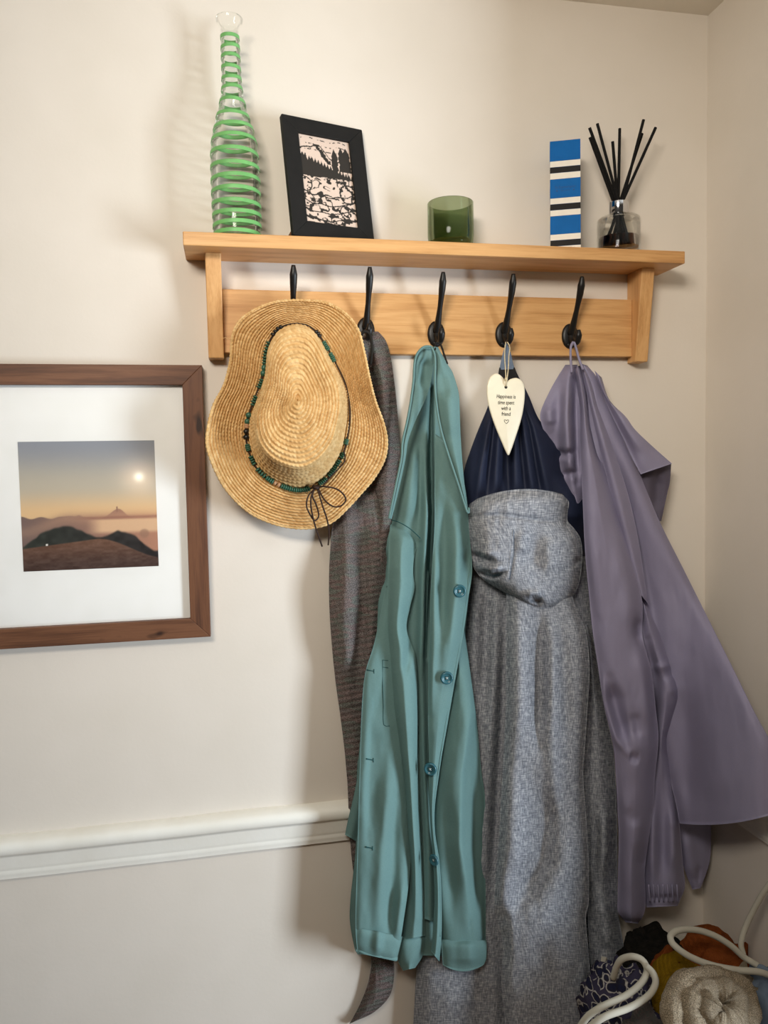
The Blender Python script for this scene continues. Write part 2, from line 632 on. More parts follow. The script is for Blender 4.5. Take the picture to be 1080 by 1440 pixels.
def straw_mat():
    t = NT('crochet_straw')
    uv = t.coords('UV')
    sx = t.n('ShaderNodeSeparateXYZ')
    t.l(uv, sx.inputs[0])
    cell = t.n('ShaderNodeTexWhiteNoise')
    fl = t.n('ShaderNodeCombineXYZ')
    t.l(t.math('FLOOR', sx.outputs[0]), fl.inputs[0])
    t.l(t.math('FLOOR', sx.outputs[1]), fl.inputs[1])
    t.l(fl.outputs[0], cell.inputs['Vector'])
    n = t.noise(t.coords('UV', (1, 1, 1), (0, 0, 0.6)), 3.0, 4, 0.7)
    fac = t.math('ADD', t.math('MULTIPLY', cell.outputs['Value'], 0.5), t.math('MULTIPLY', n, 0.5))
    col = t.ramp(fac, [(0.2, (202, 160, 104)), (0.5, (216, 177, 120)), (0.8, (228, 194, 140))])
    t.bump(n, 0.5, 0.002)
    return t.done(col, 0.75, 0.2)


M['straw'] = straw_mat()

# ------------------------------------------------------------------ room shell
XL, YR = -2.0, -3.0
ZC = Z0 + 0.4387
structure(box('wall_back', XL, RWX + 0.1, 0.0, 0.1, 0.0, ZC + 0.05, M['wall']))
structure(box('wall_right', RWX, RWX + 0.1, -0.5, 0.0, 0.0, ZC + 0.05, M['wall']))
structure(box('floor', XL, RWX + 1.2, YR, 0.1, -0.05, 0.0, M['floor']))
structure(box('ceiling', XL, RWX + 1.2, YR, 0.1, ZC, ZC + 0.05, M['ceil']))
structure(box('baseboard_back', XL, RWX, -0.018, 0.0, 0.0, 0.12, M['white_trim'], bev=0.004))
structure(box('baseboard_right', RWX - 0.018, RWX, -0.5, -0.018, 0.0, 0.12, M['white_trim'], bev=0.004))

ZD = Z0 - 0.9868
dado = [(0.0, 0.0), (0.009, 0.0), (0.010, 0.006), (0.012, 0.010), (0.011, 0.013), (0.012, 0.016), (0.014, 0.020), (0.0145, 0.036),
        (0.017, 0.041), (0.020, 0.042), (0.0235, 0.046), (0.0250, 0.053), (0.0235, 0.060), (0.0170, 0.064), (0.006, 0.067), (0.0, 0.0675)]


def moulding(name, prof, along):
    k = len(prof)
    V = []
    n = 90
    for i in range(n):
        a = i / (n - 1)
        w = 0.0006 * math.sin(a * 37) + 0.0005 * math.sin(a * 91)
        for d, z in prof:
            dd = d + (w if d > 0.003 else 0)
            if along == 'x':
                V.append((XL + a * (RWX - XL), -dd, ZD + z + w))
            else:
                V.append((RWX - dd, -a * 0.5, ZD + z + w))
    F = [tuple(q) for q in grid_faces(n, k, 0, True)] + [tuple(range(k)), tuple((n - 1) * k + j for j in range(k - 1, -1, -1))]
    return structure(mesh(name, V, F, M['white_trim'], None, auto=50))


moulding('trim_1', dado, 'x')
moulding('trim_2', dado, 'y')

# ------------------------------------------------------------------ coat rack
SD, ST, SW = 0.0862, 0.0204, 0.82
rack = thing('coat_rack', 'oak wall shelf with bracket ends, back board and five black double hooks', 'coat rack', (SW / 2, 0, Z0 - 0.177))
box('shelf_board', 0.0, SW, -SD, -0.001, Z0 - ST, Z0, M['oak'], rack, 0.0015)
box('back_board', 0.0545, 0.7602, -0.018, -0.001, Z0 - 0.1668, Z0 - 0.0675, M['oak'], rack, 0.0012)


def bracket(x0, x1):
    prof = [(-0.001, Z0 - ST), (-0.052, Z0 - ST), (-0.029, Z0 - 0.177), (-0.001, Z0 - 0.177)]
    V = [(x0, y, z) for y, z in prof] + [(x1, y, z) for y, z in prof]
    F = [(0, 3, 2, 1), (4, 5, 6, 7)] + [(i, (i + 1) % 4, (i + 1) % 4 + 4, i + 4) for i in range(4)]
    return bevel(mesh('bracket', V, F, M['oak_up'], rack, smooth=False), 0.0015)


bracket(0.0305, 0.0545)
bracket(0.7602, 0.7845)

HOOKS = [(411, 464), (514, 465), (613, 470), (708, 471), (801, 473)]
HD = 0.018
hook_pos = []
for i, (hu, hv) in enumerate(HOOKS):
    c = W(hu, hv, HD)
    hook_pos.append(c)
    x, y, z = c
    pr = np.array([(0, -0.004, 0.004), (0, -0.011, 0.012), (0, -0.020, 0.026), (0, -0.031, 0.045), (0, -0.041, 0.064), (0, -0.047, 0.080), (0, -0.049, 0.0905)]) + c
    arm = tube('hook', pr, [0.0072, 0.0058, 0.0048, 0.0042, 0.0046, 0.0056, 0.0060, 0.0030], M['iron'], rack, 12, 36)
    # oval back plate
    an = np.linspace(0, 2 * math.pi, 40, endpoint=False)
    rings = [(1.0, 0.0), (1.0, 0.0025), (0.93, 0.0042), (0.7, 0.0055), (0.35, 0.0062), (0.001, 0.0064)]
    V = np.concatenate([np.stack([x + 0.0148 * k * np.cos(an), np.full(40, y - d), z + 0.0215 * k * np.sin(an)], -1) for k, d in rings])
    mesh('back_plate', V, [tuple(q[::-1]) for q in grid_faces(len(rings), 40, 0, True)], M['iron'], arm)
    lo = np.array([(0, -0.003, 0.000), (0, -0.010, -0.009), (0, -0.020, -0.015), (0, -0.030, -0.014), (0, -0.035, -0.004), (0, -0.0355, 0.005)]) + c
    tube('lower_prong', lo, [0.0066, 0.0054, 0.0046, 0.0044, 0.0050, 0.0058, 0.0030], M['iron'], arm, 12, 30)
    for dz in (0.0145, -0.0155):
        V, F = lathe_vf([(0.0, 0.0020), (0.0016, 0.0018), (0.0026, 0.001), (0.0028, 0.0)], 16)
        V = np.stack([V[:, 0], -V[:, 2], V[:, 1]], -1) + c + np.array([-0.004 if dz < 0 else 0.005, -0.0045, dz])
        mesh('screw_head', V, F, M['iron'], arm)

# ------------------------------------------------------------------ framed landscape photograph on the wall
fx0, fx1, fz0, fz1 = -0.336, 0.0200, Z0 - 0.6195, Z0 - 0.1872
bw = 0.0310
pic = thing('framed_photograph', 'large brown wooden frame with white mount around a misty sunrise landscape photograph', 'picture', ((fx0 + fx1) / 2, -0.001, fz0))


def mitred(ox0, ox1, oz0, oz1, b, y0, y1, mats, parent, xf=None, name='frame_side'):
    O = [(ox0, oz1), (ox1, oz1), (ox1, oz0), (ox0, oz0)]
    I = [(ox0 + b, oz1 - b), (ox1 - b, oz1 - b), (ox1 - b, oz0 + b), (ox0 + b, oz0 + b)]
    for k in range(4):
        a, c = k, (k + 1) % 4
        q = [O[a], O[c], I[c], I[a]]
        V = [(x, y0, z) for x, z in q] + [(x, y1, z) for x, z in q]
        if xf is not None:
            V = [tuple(xf(p)) for p in V]
        F = [(0, 3, 2, 1), (4, 5, 6, 7)] + [(j, (j + 1) % 4, (j + 1) % 4 + 4, j + 4) for j in range(4)]
        bevel(mesh(name, V, F, mats[k % 2], parent, smooth=False), 0.0008)


mitred(fx0, fx1, fz0, fz1, bw, -0.022, -0.001, (M['walnut'], M['walnut_up']), pic)
box('mount', fx0 + bw - 0.003, fx1 - bw + 0.003, -0.012, -0.006, fz0 + bw - 0.003, fz1 - bw + 0.003, M['mat'], pic)


def printed(name, nx, nz, P, colfun, parent, mat):
    """P(a, b) -> point for a, b in 0..1 (b downward); colfun(a, b) -> sRGB 0..255 arrays."""
    a = np.linspace(0, 1, nx)[None, :] * np.ones((nz, 1))
    b = np.linspace(0, 1, nz)[:, None] * np.ones((1, nx))
    V = P(a, b).reshape(-1, 3)
    o = mesh(name, V, [tuple(q[::-1]) for q in grid_faces(nz, nx)], mat, parent, smooth=False)
    c = np.clip(colfun(a, b), 0, 255) / 255
    c = np.where(c <= 0.04045, c / 12.92, ((c + 0.055) / 1.055) ** 2.4)
    c = np.concatenate([c, np.ones(c.shape[:2] + (1,))], -1)
    at = o.data.color_attributes.new('print', 'FLOAT_COLOR', 'POINT')
    at.data.foreach_set('color', c.astype(np.float32).ravel())
    return o


def lerp(a, b, t):
    return np.asarray(a, float) * (1 - t[..., None]) + np.asarray(b, float) * t[..., None]


def sm(x, a, b):
    t = np.clip((x - a) / (b - a), 0, 1)
    return t * t * (3 - 2 * t)


def landscape(x, y):
    c = lerp((142, 145, 152), (186, 176, 158), sm(y, 0, .36))
    c = c * (1 - sm(y, .34, .56)[..., None]) + np.array((222, 186, 140)) * sm(y, .34, .56)[..., None]
    r = np.hypot((x - .875), (y - .285))
    c = c + np.array((46, 34, 26)) * np.exp(-(r / .13) ** 2)[..., None] + np.array((60, 80, 80)) * np.exp(-(r / .035) ** 2)[..., None]
    far = .585 + .012 * vnoise(x * 14, x * 0, 3) - .06 * np.exp(-((x - .71) / .07) ** 2) + .02 * x - .014 * np.exp(-((x - .42) / .02) ** 2)
    tower = (np.abs(x - .70) < .005) & (y > .515) & (y < .56)
    m = sm(y, far - .006, far + .004)
    c = c * (1 - m[..., None]) + lerp((118, 98, 92), (176, 128, 104), x) * m[..., None]
    c = np.where(tower[..., None], np.array((140, 104, 90)), c)
    mist = np.exp(-((y - (.70 - .10 * sm(x, 0, .35))) / .045) ** 2)
    c = c * (1 - .75 * mist[..., None]) + lerp((150, 122, 106), (196, 148, 116), x) * .75 * mist[..., None]
    lake = sm(x, .45, .6) * sm(y, .605, .625) * (1 - sm(y, .70, .74))
    c = c * (1 - lake[..., None]) + np.array((214, 176, 140)) * lake[..., None]
    band = np.exp(-((y - .60) / .012) ** 2) * sm(x, .3, .6)
    c = c * (1 - .6 * band[..., None]) + np.array((140, 96, 84)) * .6 * band[..., None]
    hill = .66 + .16 * ((x - .32) / .32) ** 2 * (x < .32) + .10 * sm(x, .32, .6) - .05 * np.exp(-((x - .72) / .09) ** 2) + .12 * sm(x, .8, 1.0) + .008 * vnoise(x * 30, y * 0, 8)
    m = sm(y, hill - .012, hill + .012)
    tex = vnoise(x * 26, y * 26, 9) * 10
    c = c * (1 - m[..., None]) + (lerp((52, 56, 50), (44, 40, 40), x) + tex[..., None]) * m[..., None]
    tree = sm(.045 - np.hypot(x - .90, (y - .735)), 0, .02)
    c = c * (1 - .7 * tree[..., None]) + np.array((150, 116, 96)) * .7 * tree[..., None]
    field = .765 + .06 * ((.55 - x) / .55) * (x < .55) + .17 * sm(x, .55, 1.05)
    m = sm(y, field - .006, field + .006)
    tex = vnoise(x * 18, y * 60, 12) * 9 + vnoise(x * 60, y * 120, 13) * 5
    c = c * (1 - m[..., None]) + (lerp((112, 82, 66), (74, 56, 50), sm(y, .76, 1.0)) + tex[..., None]) * m[..., None]
    dot = np.hypot(x - .175, y - .80) < .009
    c = np.where(dot[..., None], np.array((226, 220, 210)), c)
    return c


px0, px1, pz0, pz1 = -0.2578, -0.0573, Z0 - 0.5030, Z0 - 0.3039
printed('photograph_print', 200, 200, lambda a, b: np.stack([px0 + (px1 - px0) * a, np.full_like(a, -0.0123), pz1 + (pz0 - pz1) * b], -1), landscape, pic, M['print'])
box('glass_pane', fx0 + bw - 0.003, fx1 - bw + 0.003, -0.0160, -0.0145, fz0 + bw - 0.003, fz1 - bw + 0.003, M['pane'], pic)

# ------------------------------------------------------------------ small black frame on the shelf
qx, qy, qa, ql, qw, qh = 0.1633, -0.0835, 0.2803, 0.1935, 0.1385, 0.1975
nn = np.array([math.sin(qa), -math.cos(qa), 0])
ee = np.array([math.cos(qa), math.sin(qa), 0])
upv = np.array([0, 0, math.cos(ql)]) - nn * math.sin(ql)
nf = np.cross(ee, upv)
org = np.array([qx, qy, Z0 + 0.0004 + 0.010 * math.sin(ql)])
fr = thing('photo_frame', 'small black photo frame with a black and white linocut of a mountain stream', 'picture', org)
xf = lambda p: org + ee * p[0] + upv * p[2] - nf * p[1]
mitred(0, qw, 0, qh, 0.0255, 0.0, 0.010, (M['black_wood'], M['black_wood']), fr, xf)


def linocut(x, y):
    n1 = vnoise(x * 9, y * 30, 21) + .6 * vnoise(x * 22, y * 60, 22)
    n2 = vnoise(x * 34, y * 50, 23)
    dark = np.zeros(x.shape, bool)
    # sky lines
    dark |= (y < .2) & (np.abs(((y * 16 + .25 * vnoise(x * 5, y * 4, 24)) % 1) - .5) < .09) & (n2 > .1)
    # mountain
    mt = .13 - .05 * np.exp(-((x - .33) / .10) ** 2) + .10 * sm(x, .40, .62) + .02 * vnoise(x * 12, y * 0, 31)
    dark |= np.abs(y - mt - .01) < .008
    dark |= (y > mt) & (y < .30) & (np.abs(x - .36 - (y - .12) * 1.2) < .045 + .03 * n2) & (x < .62)
    # forest
    tl = .24 + .20 * x - .05 * np.abs(((x * 17) % 1) - .5) * 2 - .05 * (x < .22) * vnoise(x * 30, y * 0, 33)
    dark |= (y > tl) & (y < .46 + .012 * n1)
    for cx, tp, wd_ in ((.68, .11, .06), (.82, .08, .055), (.92, .08, .07)):
        sp = wd_ * sm(y, tp - .03, tp + .10) * (1 + .25 * vnoise(x * 40, y * 46, 35))
        dark |= (np.abs(x - cx) < sp) & (y > tp) & (y < .36)
        dark |= (np.abs(x - cx) < .010) & (y > .3) & (y < .54)
    # stream and rocks
    low = y > .455
    wx = x + .05 * vnoise(x * 5, y * 9, 41)
    wy = y + .03 * vnoise(x * 7, y * 7, 42)
    dark |= low & (np.abs(vnoise(wx * 8, wy * 26, 43)) < .13) & (vnoise(x * 5, y * 8, 45) > -.55)
    dark |= low & (vnoise(wx * 12, wy * 34, 44) > .42)
    for rx, ry, ra, rb in ((.04, .56, .13, .075), (.88, .62, .15, .10), (.80, .83, .10, .07), (.95, .86, .10, .06), (.62, .94, .12, .035), (.08, .74, .12, .07)):
        e_ = np.hypot((x - rx) / ra, (y - ry) / rb)
        dark = np.where(e_ < 1, (n2 > .05) & (e_ > .45), dark)
        dark |= (e_ > 1) & (e_ < 1.16)
    dark |= low & (np.abs(((y * 11 + 2.2 * (x - .5) ** 2 + .3 * vnoise(x * 6, y * 5, 37)) % 1) - .5) < .07) & (y > .6)
    return np.where(dark[..., None], np.array((50, 46, 42)), np.array((212, 190, 174)))


printed('linocut_print', 130, 180, lambda a, b: org + ee * (0.0255 + (qw - 0.051) * a)[..., None] + upv * (0.0255 + (qh - 0.051) * (1 - b))[..., None] - nf * 0.0045, linocut, fr, M['print'])
# back board and easel leg
V, F = box_vf(0.004, qw - 0.004, 0.0052, 0.0092, 0.004, qh - 0.004)
mesh('backing_board', [xf(p) for p in V], F, M['brown_card'], fr, smooth=False)
q0, q1 = xf((0.055, 0.0105, 0.10)), xf((0.085, 0.0105, 0.10))
fy = min(-0.012, qy + 0.075)
q2, q3 = np.array([q1[0] - 0.020, fy, Z0 + 0.001]), np.array([q0[0] - 0.058, fy, Z0 + 0.001])
bk = np.array([0, 0.003, 0])
V = [q0, q1, q2, q3, q0 + bk, q1 + bk, q2 + bk, q3 + bk]
mesh('easel_leg', V, [(0, 3, 2, 1), (4, 5, 6, 7), (0, 1, 5, 4), (1, 2, 6, 5), (2, 3, 7, 6), (3, 0, 4, 7)], M['brown_card'], fr, smooth=False)

# ------------------------------------------------------------------ striped glass bottle
bx, by = 0.0808, -0.0440
mpp = (1.2886 - 0.044) / FPX * 0.985                       # metres per pixel near the bottle
botv = thing('glass_bottle', 'tall clear glass bottle painted with thin green hoops standing on the shelf end', 'bottle', (bx, by, Z0))
zt = lambda v: float(W(333, v, -by)[2])                    # height that shows at photo row v
top = zt(30)
prof_px = [(328, 31.5), (300, 32), (250, 32), (225, 31.5), (205, 30), (190, 27.5), (175, 24), (160, 20), (145, 16.5), (130, 14), (115, 12.8), (90, 12.3), (60, 12), (46, 12), (41, 12.5), (36, 15), (31, 17.5), (28, 17.8)]
pr = spline([(r * mpp * 1.03, zt(v)) for v, r in prof_px], 90)
pr[:, 1] = np.minimum(pr[:, 1], pr[-1, 1])
lean = -0.010                                              # the neck leans a touch
def leaned(V):
    V = np.array(V)
    V[:, 0] += lean * (V[:, 2] - Z0)
    return V
outer = [(0.001, Z0 + 0.0005), (pr[0, 0] - 0.002, Z0 + 0.0005), (pr[0, 0], Z0 + 0.003)] + [tuple(p) for p in pr if p[1] > Z0 + 0.004]
inner = [(max(p[0] - 0.002, 0.002), p[1]) for p in outer[::-1] if p[1] > Z0 + 0.008]
inner = inner + [(0.001, Z0 + 0.008)]
V, F = lathe_vf(outer + inner, 56, (bx, by, 0))
mesh('bottle_body', leaned(V), F, M['clear_glass'], botv, auto=60)
hoops = [46, 61, 75, 90, 104.5, 119, 137, 155, 170.5, 187, 205.5, 224, 242, 260.5, 278, 292.5, 308, 321.5]
orr = np.array(sorted([(z, r) for r, z in outer[2:]]))
for k, hv in enumerate(hoops):
    h = 0.0029 if hv > 130 else 0.0027
    # hoop fronts stand higher in the picture than their centres because they are nearer
    zc = float(W(333, hv + 1.5, -by + np.interp(zt(hv), orr[:, 0], orr[:, 1]))[2])
    zc = max(zc, Z0 + 0.0035)
    zs = np.linspace(zc - h, zc + h, 5)
    rr = np.interp(zs, orr[:, 0], orr[:, 1])
    pf = [(r + 0.0007, z) for r, z in zip(rr, zs)] + [(r + 0.0001, z) for r, z in zip(rr[::-1], zs[::-1])]
    pf.append(pf[0])
    V, F = lathe_vf(pf, 56, (bx, by, 0))
    an = np.arctan2(V[:, 1] - by, V[:, 0] - bx)
    V[:, 2] += 0.0009 * np.sin(an + k * 1.7)
    V[:, 2] = np.maximum(V[:, 2], Z0 + 0.0006)
    mesh('green_hoop', leaned(V), F, M['green_paint'], botv)

# ------------------------------------------------------------------ green glass candle holder
cx_, cy_ = 0.4225, -0.0460
cr = 0.0375
ch = float(W(635, 286, 0.046)[2]) - Z0
cup = thing('candle_holder', 'dark olive green glass tumbler candle holder standing empty on the shelf', 'candle holder', (cx_, cy_, Z0))
pf = [(0.001, 0.0005), (cr * .88, 0.0005), (cr * .93, 0.002), (cr * .96, 0.006), (cr, 0.02), (cr, ch - 0.001), (cr - 0.0008, ch), (cr - 0.0026, ch), (cr - 0.0034, ch - 0.001),
      (cr - 0.0036, 0.02), (cr * .86, 0.012), (cr * .7, 0.009), (0.001, 0.008)]
lathe('glass_cup', [(r, Z0 + z) for r, z in pf], (cx_, cy_, 0), M['green_glass'], cup, 64, 50)

# ------------------------------------------------------------------ striped cardboard box
ba = math.radians(-23)
bwid, bdep = 0.0485, 0.048
btop = float(W(796, 193.5, 0.075)[2]) - Z0
bxc = np.array([0.6235, -0.0430, Z0])
be, bn = np.array([math.cos(ba), math.sin(ba), 0]), np.array([-math.sin(-ba), 0, 0])
bn = np.array([math.sin(ba), -math.cos(ba), 0])            # towards the viewer
cart = thing('striped_box', 'tall carton with blue, white and black bands standing beside the diffuser', 'box', bxc)
# band limits read from the photo, as fractions of the height from the top
bands = [(0.0, .183, 'blue'), (.183, .237, 'white'), (.237, .291, 'black'), (.291, .347, 'white'), (.347, .520, 'blue'), (.520, .574, 'white'), (.574, .629, 'black'),
         (.629, .683, 'white'), (.683, .851, 'blue'), (.851, .905, 'white'), (.905, .960, 'black'), (.960, 1.0, 'white')]
bxf = lambda a, b, z: bxc + be * a + bn * b + np.array([0, 0, z])
hw, hd = bwid / 2, bdep / 2
V = [bxf(a, b, z) for a in (-hw, hw) for b in (-hd, hd) for z in (0.0003, btop)]
mesh('carton_body', V, [(0, 1, 3, 2), (4, 6, 7, 5), (0, 4, 5, 1), (2, 3, 7, 6), (0, 2, 6, 4), (1, 5, 7, 3)], M['blue_card'], cart, smooth=False)
for f0, f1, cn in bands:
    z0_, z1_ = btop * (1 - f1) + 0.0003, btop * (1 - f0)
    e_ = 0.00015
    pts = [(-hw - e_, hd + e_), (hw + e_, hd + e_), (hw + e_, -hd - e_), (-hw - e_, -hd - e_)]
    V = [bxf(a, b, z) for z in (z0_, z1_) for a, b in pts]
    mesh('printed_band', V, [(i, (i + 1) % 4, (i + 1) % 4 + 4, i + 4) for i in range(4)], M[cn + '_card'], cart, smooth=False)


def text(name, s, size, P0, ex, ez, nrm, mat, parent, shear=0.0, extr=0.00008, space=1.0, bold=0.0):
    """Flat lettering centred on P0, running along ex with up ez."""
    cu = bpy.data.curves.new(name, 'FONT')
    cu.body = s
    cu.size = size
    cu.align_x = 'CENTER'
    cu.align_y = 'CENTER'
    cu.shear = shear
    cu.space_character = space
    cu.resolution_u = 3
    cu.offset = bold
    tmp = bpy.data.objects.new(name, cu)
    COL.objects.link(tmp)
    bpy.context.view_layer.update()
    me = bpy.data.meshes.new_from_object(tmp.evaluated_get(bpy.context.evaluated_depsgraph_get()))
    bpy.data.objects.remove(tmp)
    vs = np.array([v.co for v in me.vertices])
    fs = [tuple(p.vertices) for p in me.polygons]
    V = P0 + np.outer(vs[:, 0], ex) + np.outer(vs[:, 1], ez) + nrm * extr
    return mesh(name, V, fs, mat, parent, smooth=False)


up_ = np.array([0, 0, 1.0])
face = lambda a, fr_: bxf(a, hd + 0.0002, btop * (1 - fr_))
text('lettering', 'St.Eumerspür', 0.0062, face(0, .422), be, up_, bn, M['dark_ink'], cart, 0, 0.0001)
text('lettering', 'fine spirit', 0.0038, face(0, .452), be, up_, bn, M['dark_ink'], cart, 0, 0.0001)
for a in (-0.0135, 0.0135):
    an = np.linspace(0, 2 * math.pi, 16, endpoint=False)
    P0 = face(a, .453) + bn * 0.0001
    mesh('printed_dot', [P0 + be * 0.0013 * math.cos(k) + up_ * 0.0013 * math.sin(k) for k in an], [tuple(range(16))], M['dark_ink'], cart, smooth=False)
text('lettering', 'e 200 ml', 0.0034, face(0.009, .978), be, up_, bn, M['grey_ink'], cart, 0, 0.0001)

# ------------------------------------------------------------------ reed diffuser
dx, dy = 0.7205, -0.0450
dr = 0.0362
z_sh, z_cl, z_ct = float(W(872, 306, 0.045)[2]), float(W(872, 302, 0.045)[2]), float(W(872, 285, 0.045)[2])
dif = thing('reed_diffuser', 'clear round diffuser bottle with chrome collar and amber liquid', 'diffuser', (dx, dy, Z0))
hh = z_sh - Z0
pf = [(0.001, 0.0005), (dr - 0.003, 0.0005), (dr - 0.0006, 0.002), (dr, 0.006), (dr, hh - 0.006), (dr - 0.002, hh - 0.002), (dr - 0.006, hh), (0.0150, hh + 0.001), (0.0135, hh + 0.003), (0.0135, z_ct - Z0 - 0.003),
      (0.0118, z_ct - Z0 - 0.003), (0.0118, hh - 0.001), (dr - 0.0075, hh - 0.002), (dr - 0.0030, hh - 0.006), (dr - 0.0028, 0.012), (dr - 0.006, 0.0095), (0.001, 0.009)]
lathe('glass_jar', [(r, Z0 + z) for r, z in pf], (dx, dy, 0), M['clear_glass'], dif, 64, 50)
lathe('chrome_collar', [(0.0138, z_cl), (0.0158, z_cl), (0.0162, z_cl + 0.0008), (0.0162, z_ct - 0.0008), (0.0155, z_ct), (0.0100, z_ct), (0.0100, z_ct - 0.002), (0.0138, z_ct - 0.002), (0.0138, z_cl)], (dx, dy, 0), M['chrome'], dif, 48)
zl0, zl1 = Z0 + 0.0098, Z0 + 0.0295
lathe('amber_liquid', [(0.001, zl0), (dr - 0.007, zl0), (dr - 0.0034, zl0 + 0.003), (dr - 0.0034, zl1), (0.001, zl1)], (dx, dy, 0), M['amber'], dif, 48)
tips = [(829, 179.5, .060), (829.5, 193, .066), (840, 174, .040), (861.5, 199, .050), (871.5, 181, .030), (905, 168.5, .050), (903, 188, .038), (922, 179.5, .055)]
for k, (tu, tv, tD) in enumerate(tips):
    tip = W(tu, tv, tD)
    an = k * 2.4
    neck = np.array([dx + np.clip((tip[0] - dx) * .09, -.006, .006) + 0.002 * math.cos(an), dy + 0.004 * math.sin(an), z_ct])
    d = neck - tip
    foot = neck + d * ((neck[2] - (Z0 + 0.012)) / -d[2]) if abs(d[2]) > 1e-6 else neck
    off = foot[:2] - np.array([dx, dy])
    lim = dr - 0.008
    if np.linalg.norm(off) > lim:
        foot[:2] = np.array([dx, dy]) + off / np.linalg.norm(off) * lim
    V, F = tube_vf(np.array([tip, neck, foot]), 0.0025, 10)
    tag(mesh('reed_stick', V, F, M['reed'], None, auto=50), 'thin black reed stick standing in the diffuser bottle', 'reed', 'black reeds in the diffuser')

# ------------------------------------------------------------------ straw hat
HC = np.array([418.6, 564.0])
crown_o = [(418, 456.5), (433, 460.5), (446, 472), (466, 507), (483.5, 541), (489, 575), (485, 612), (478, 640), (455, 672), (424, 686), (389.5, 677), (364, 657), (351, 626), (351, 592), (361, 563), (372.5, 529), (377, 492), (389.5, 468), (403, 459.5)]
brim_o = [(421, 422), (458, 425.5), (486, 441), (503.5, 464), (512, 495), (519, 529), (527.6, 563.6), (539, 595), (544, 620.5), (540.5, 646), (526, 672), (509, 692), (489, 714), (466.5, 734), (441, 742), (412, 742),
          (384, 736), (350, 720), (318.5, 689), (301, 657.5), (291, 626), (293, 598), (301, 569), (315.5, 541), (324, 507), (327, 472.5), (338, 450), (361, 434), (389.5, 424)]


def polar(outline):
    p = np.asarray(outline, float)
    p = spline(np.concatenate([p, p[:1]]), 400) - HC
    a = np.arctan2(p[:, 1], p[:, 0])
    r = np.hypot(p[:, 0], p[:, 1])
    o = np.argsort(a)
    a, r = a[o], r[o]
    a = np.concatenate([a - 2 * math.pi, a, a + 2 * math.pi])
    r = np.concatenate([r, r, r])
    return lambda th: np.interp(np.mod(th + math.pi, 2 * math.pi) - math.pi, a, r)


Rc, Ro = polar(crown_o), polar(brim_o)
hat_base_D = 0.070


def hat_point(q, th, lift=0.0):
    """q 0..1 crown top, 1..2 crown side, 2..3 brim; returns u, v, D."""
    c, s = np.cos(th), np.sin(th)
    k = 0.90 - 0.07 * s - 0.02 * c - 0.05 * np.clip(s, 0, 1) ** 2       # top rim of the crown inside its foot
    Rt = Rc(th) * k
    a, b, d = np.clip(q, 0, 1), np.clip(q - 1, 0, 1), np.clip(q - 2, 0, 1)
    r = Rt * a + (Rc(th) - Rt) * b ** 1.3 + (Ro(th) - Rc(th)) * d
    Dt = 0.150 + 0.010 * s
    dent = -0.012 * np.exp(-((a * np.cos(th - 2.5) - 0.45) / 0.30) ** 2) * np.exp(-(a * np.sin(th - 2.5) / 0.5) ** 2)
    dent = dent - 0.010 * np.exp(-((a * np.cos(th + 0.7) - 0.50) / 0.28) ** 2) * np.exp(-(a * np.sin(th + 0.7) / 0.45) ** 2)
    top_ = Dt - 0.014 * a ** 5 + dent * (1 - a ** 6)
    Db = hat_base_D + 0.0
    side = (Dt - 0.014) + (Db - (Dt - 0.014)) * (b ** 0.9)
    curl = 0.042 * np.exp(-((np.mod(th - math.pi + 0.40 + math.pi, 2 * math.pi) - math.pi) / 0.62) ** 2) + 0.042 * np.exp(-((np.mod(th + 0.45 + math.pi, 2 * math.pi) - math.pi) / 0.62) ** 2)
    low = -0.022 * np.exp(-((np.mod(th - 1.55 + math.pi, 2 * math.pi) - math.pi) / 0.8) ** 2) - 0.004
    brim = Db + curl * d ** 1.6 + low * d ** 1.2 + 0.004 * np.sin(5 * th + 1) * d
    D = np.where(q <= 1, top_, np.where(q <= 2, side, brim))
    out = np.where((q > 1) & (q <= 2), 1.0, 0.0) * np.sin(np.pi * np.clip(q - 1, 0, 1)) ** 0.5
    D = D + lift * (1 - 0.75 * out)
    r = r + lift * 700 * out
    return HC[0] + r * c, HC[1] + r * s, D


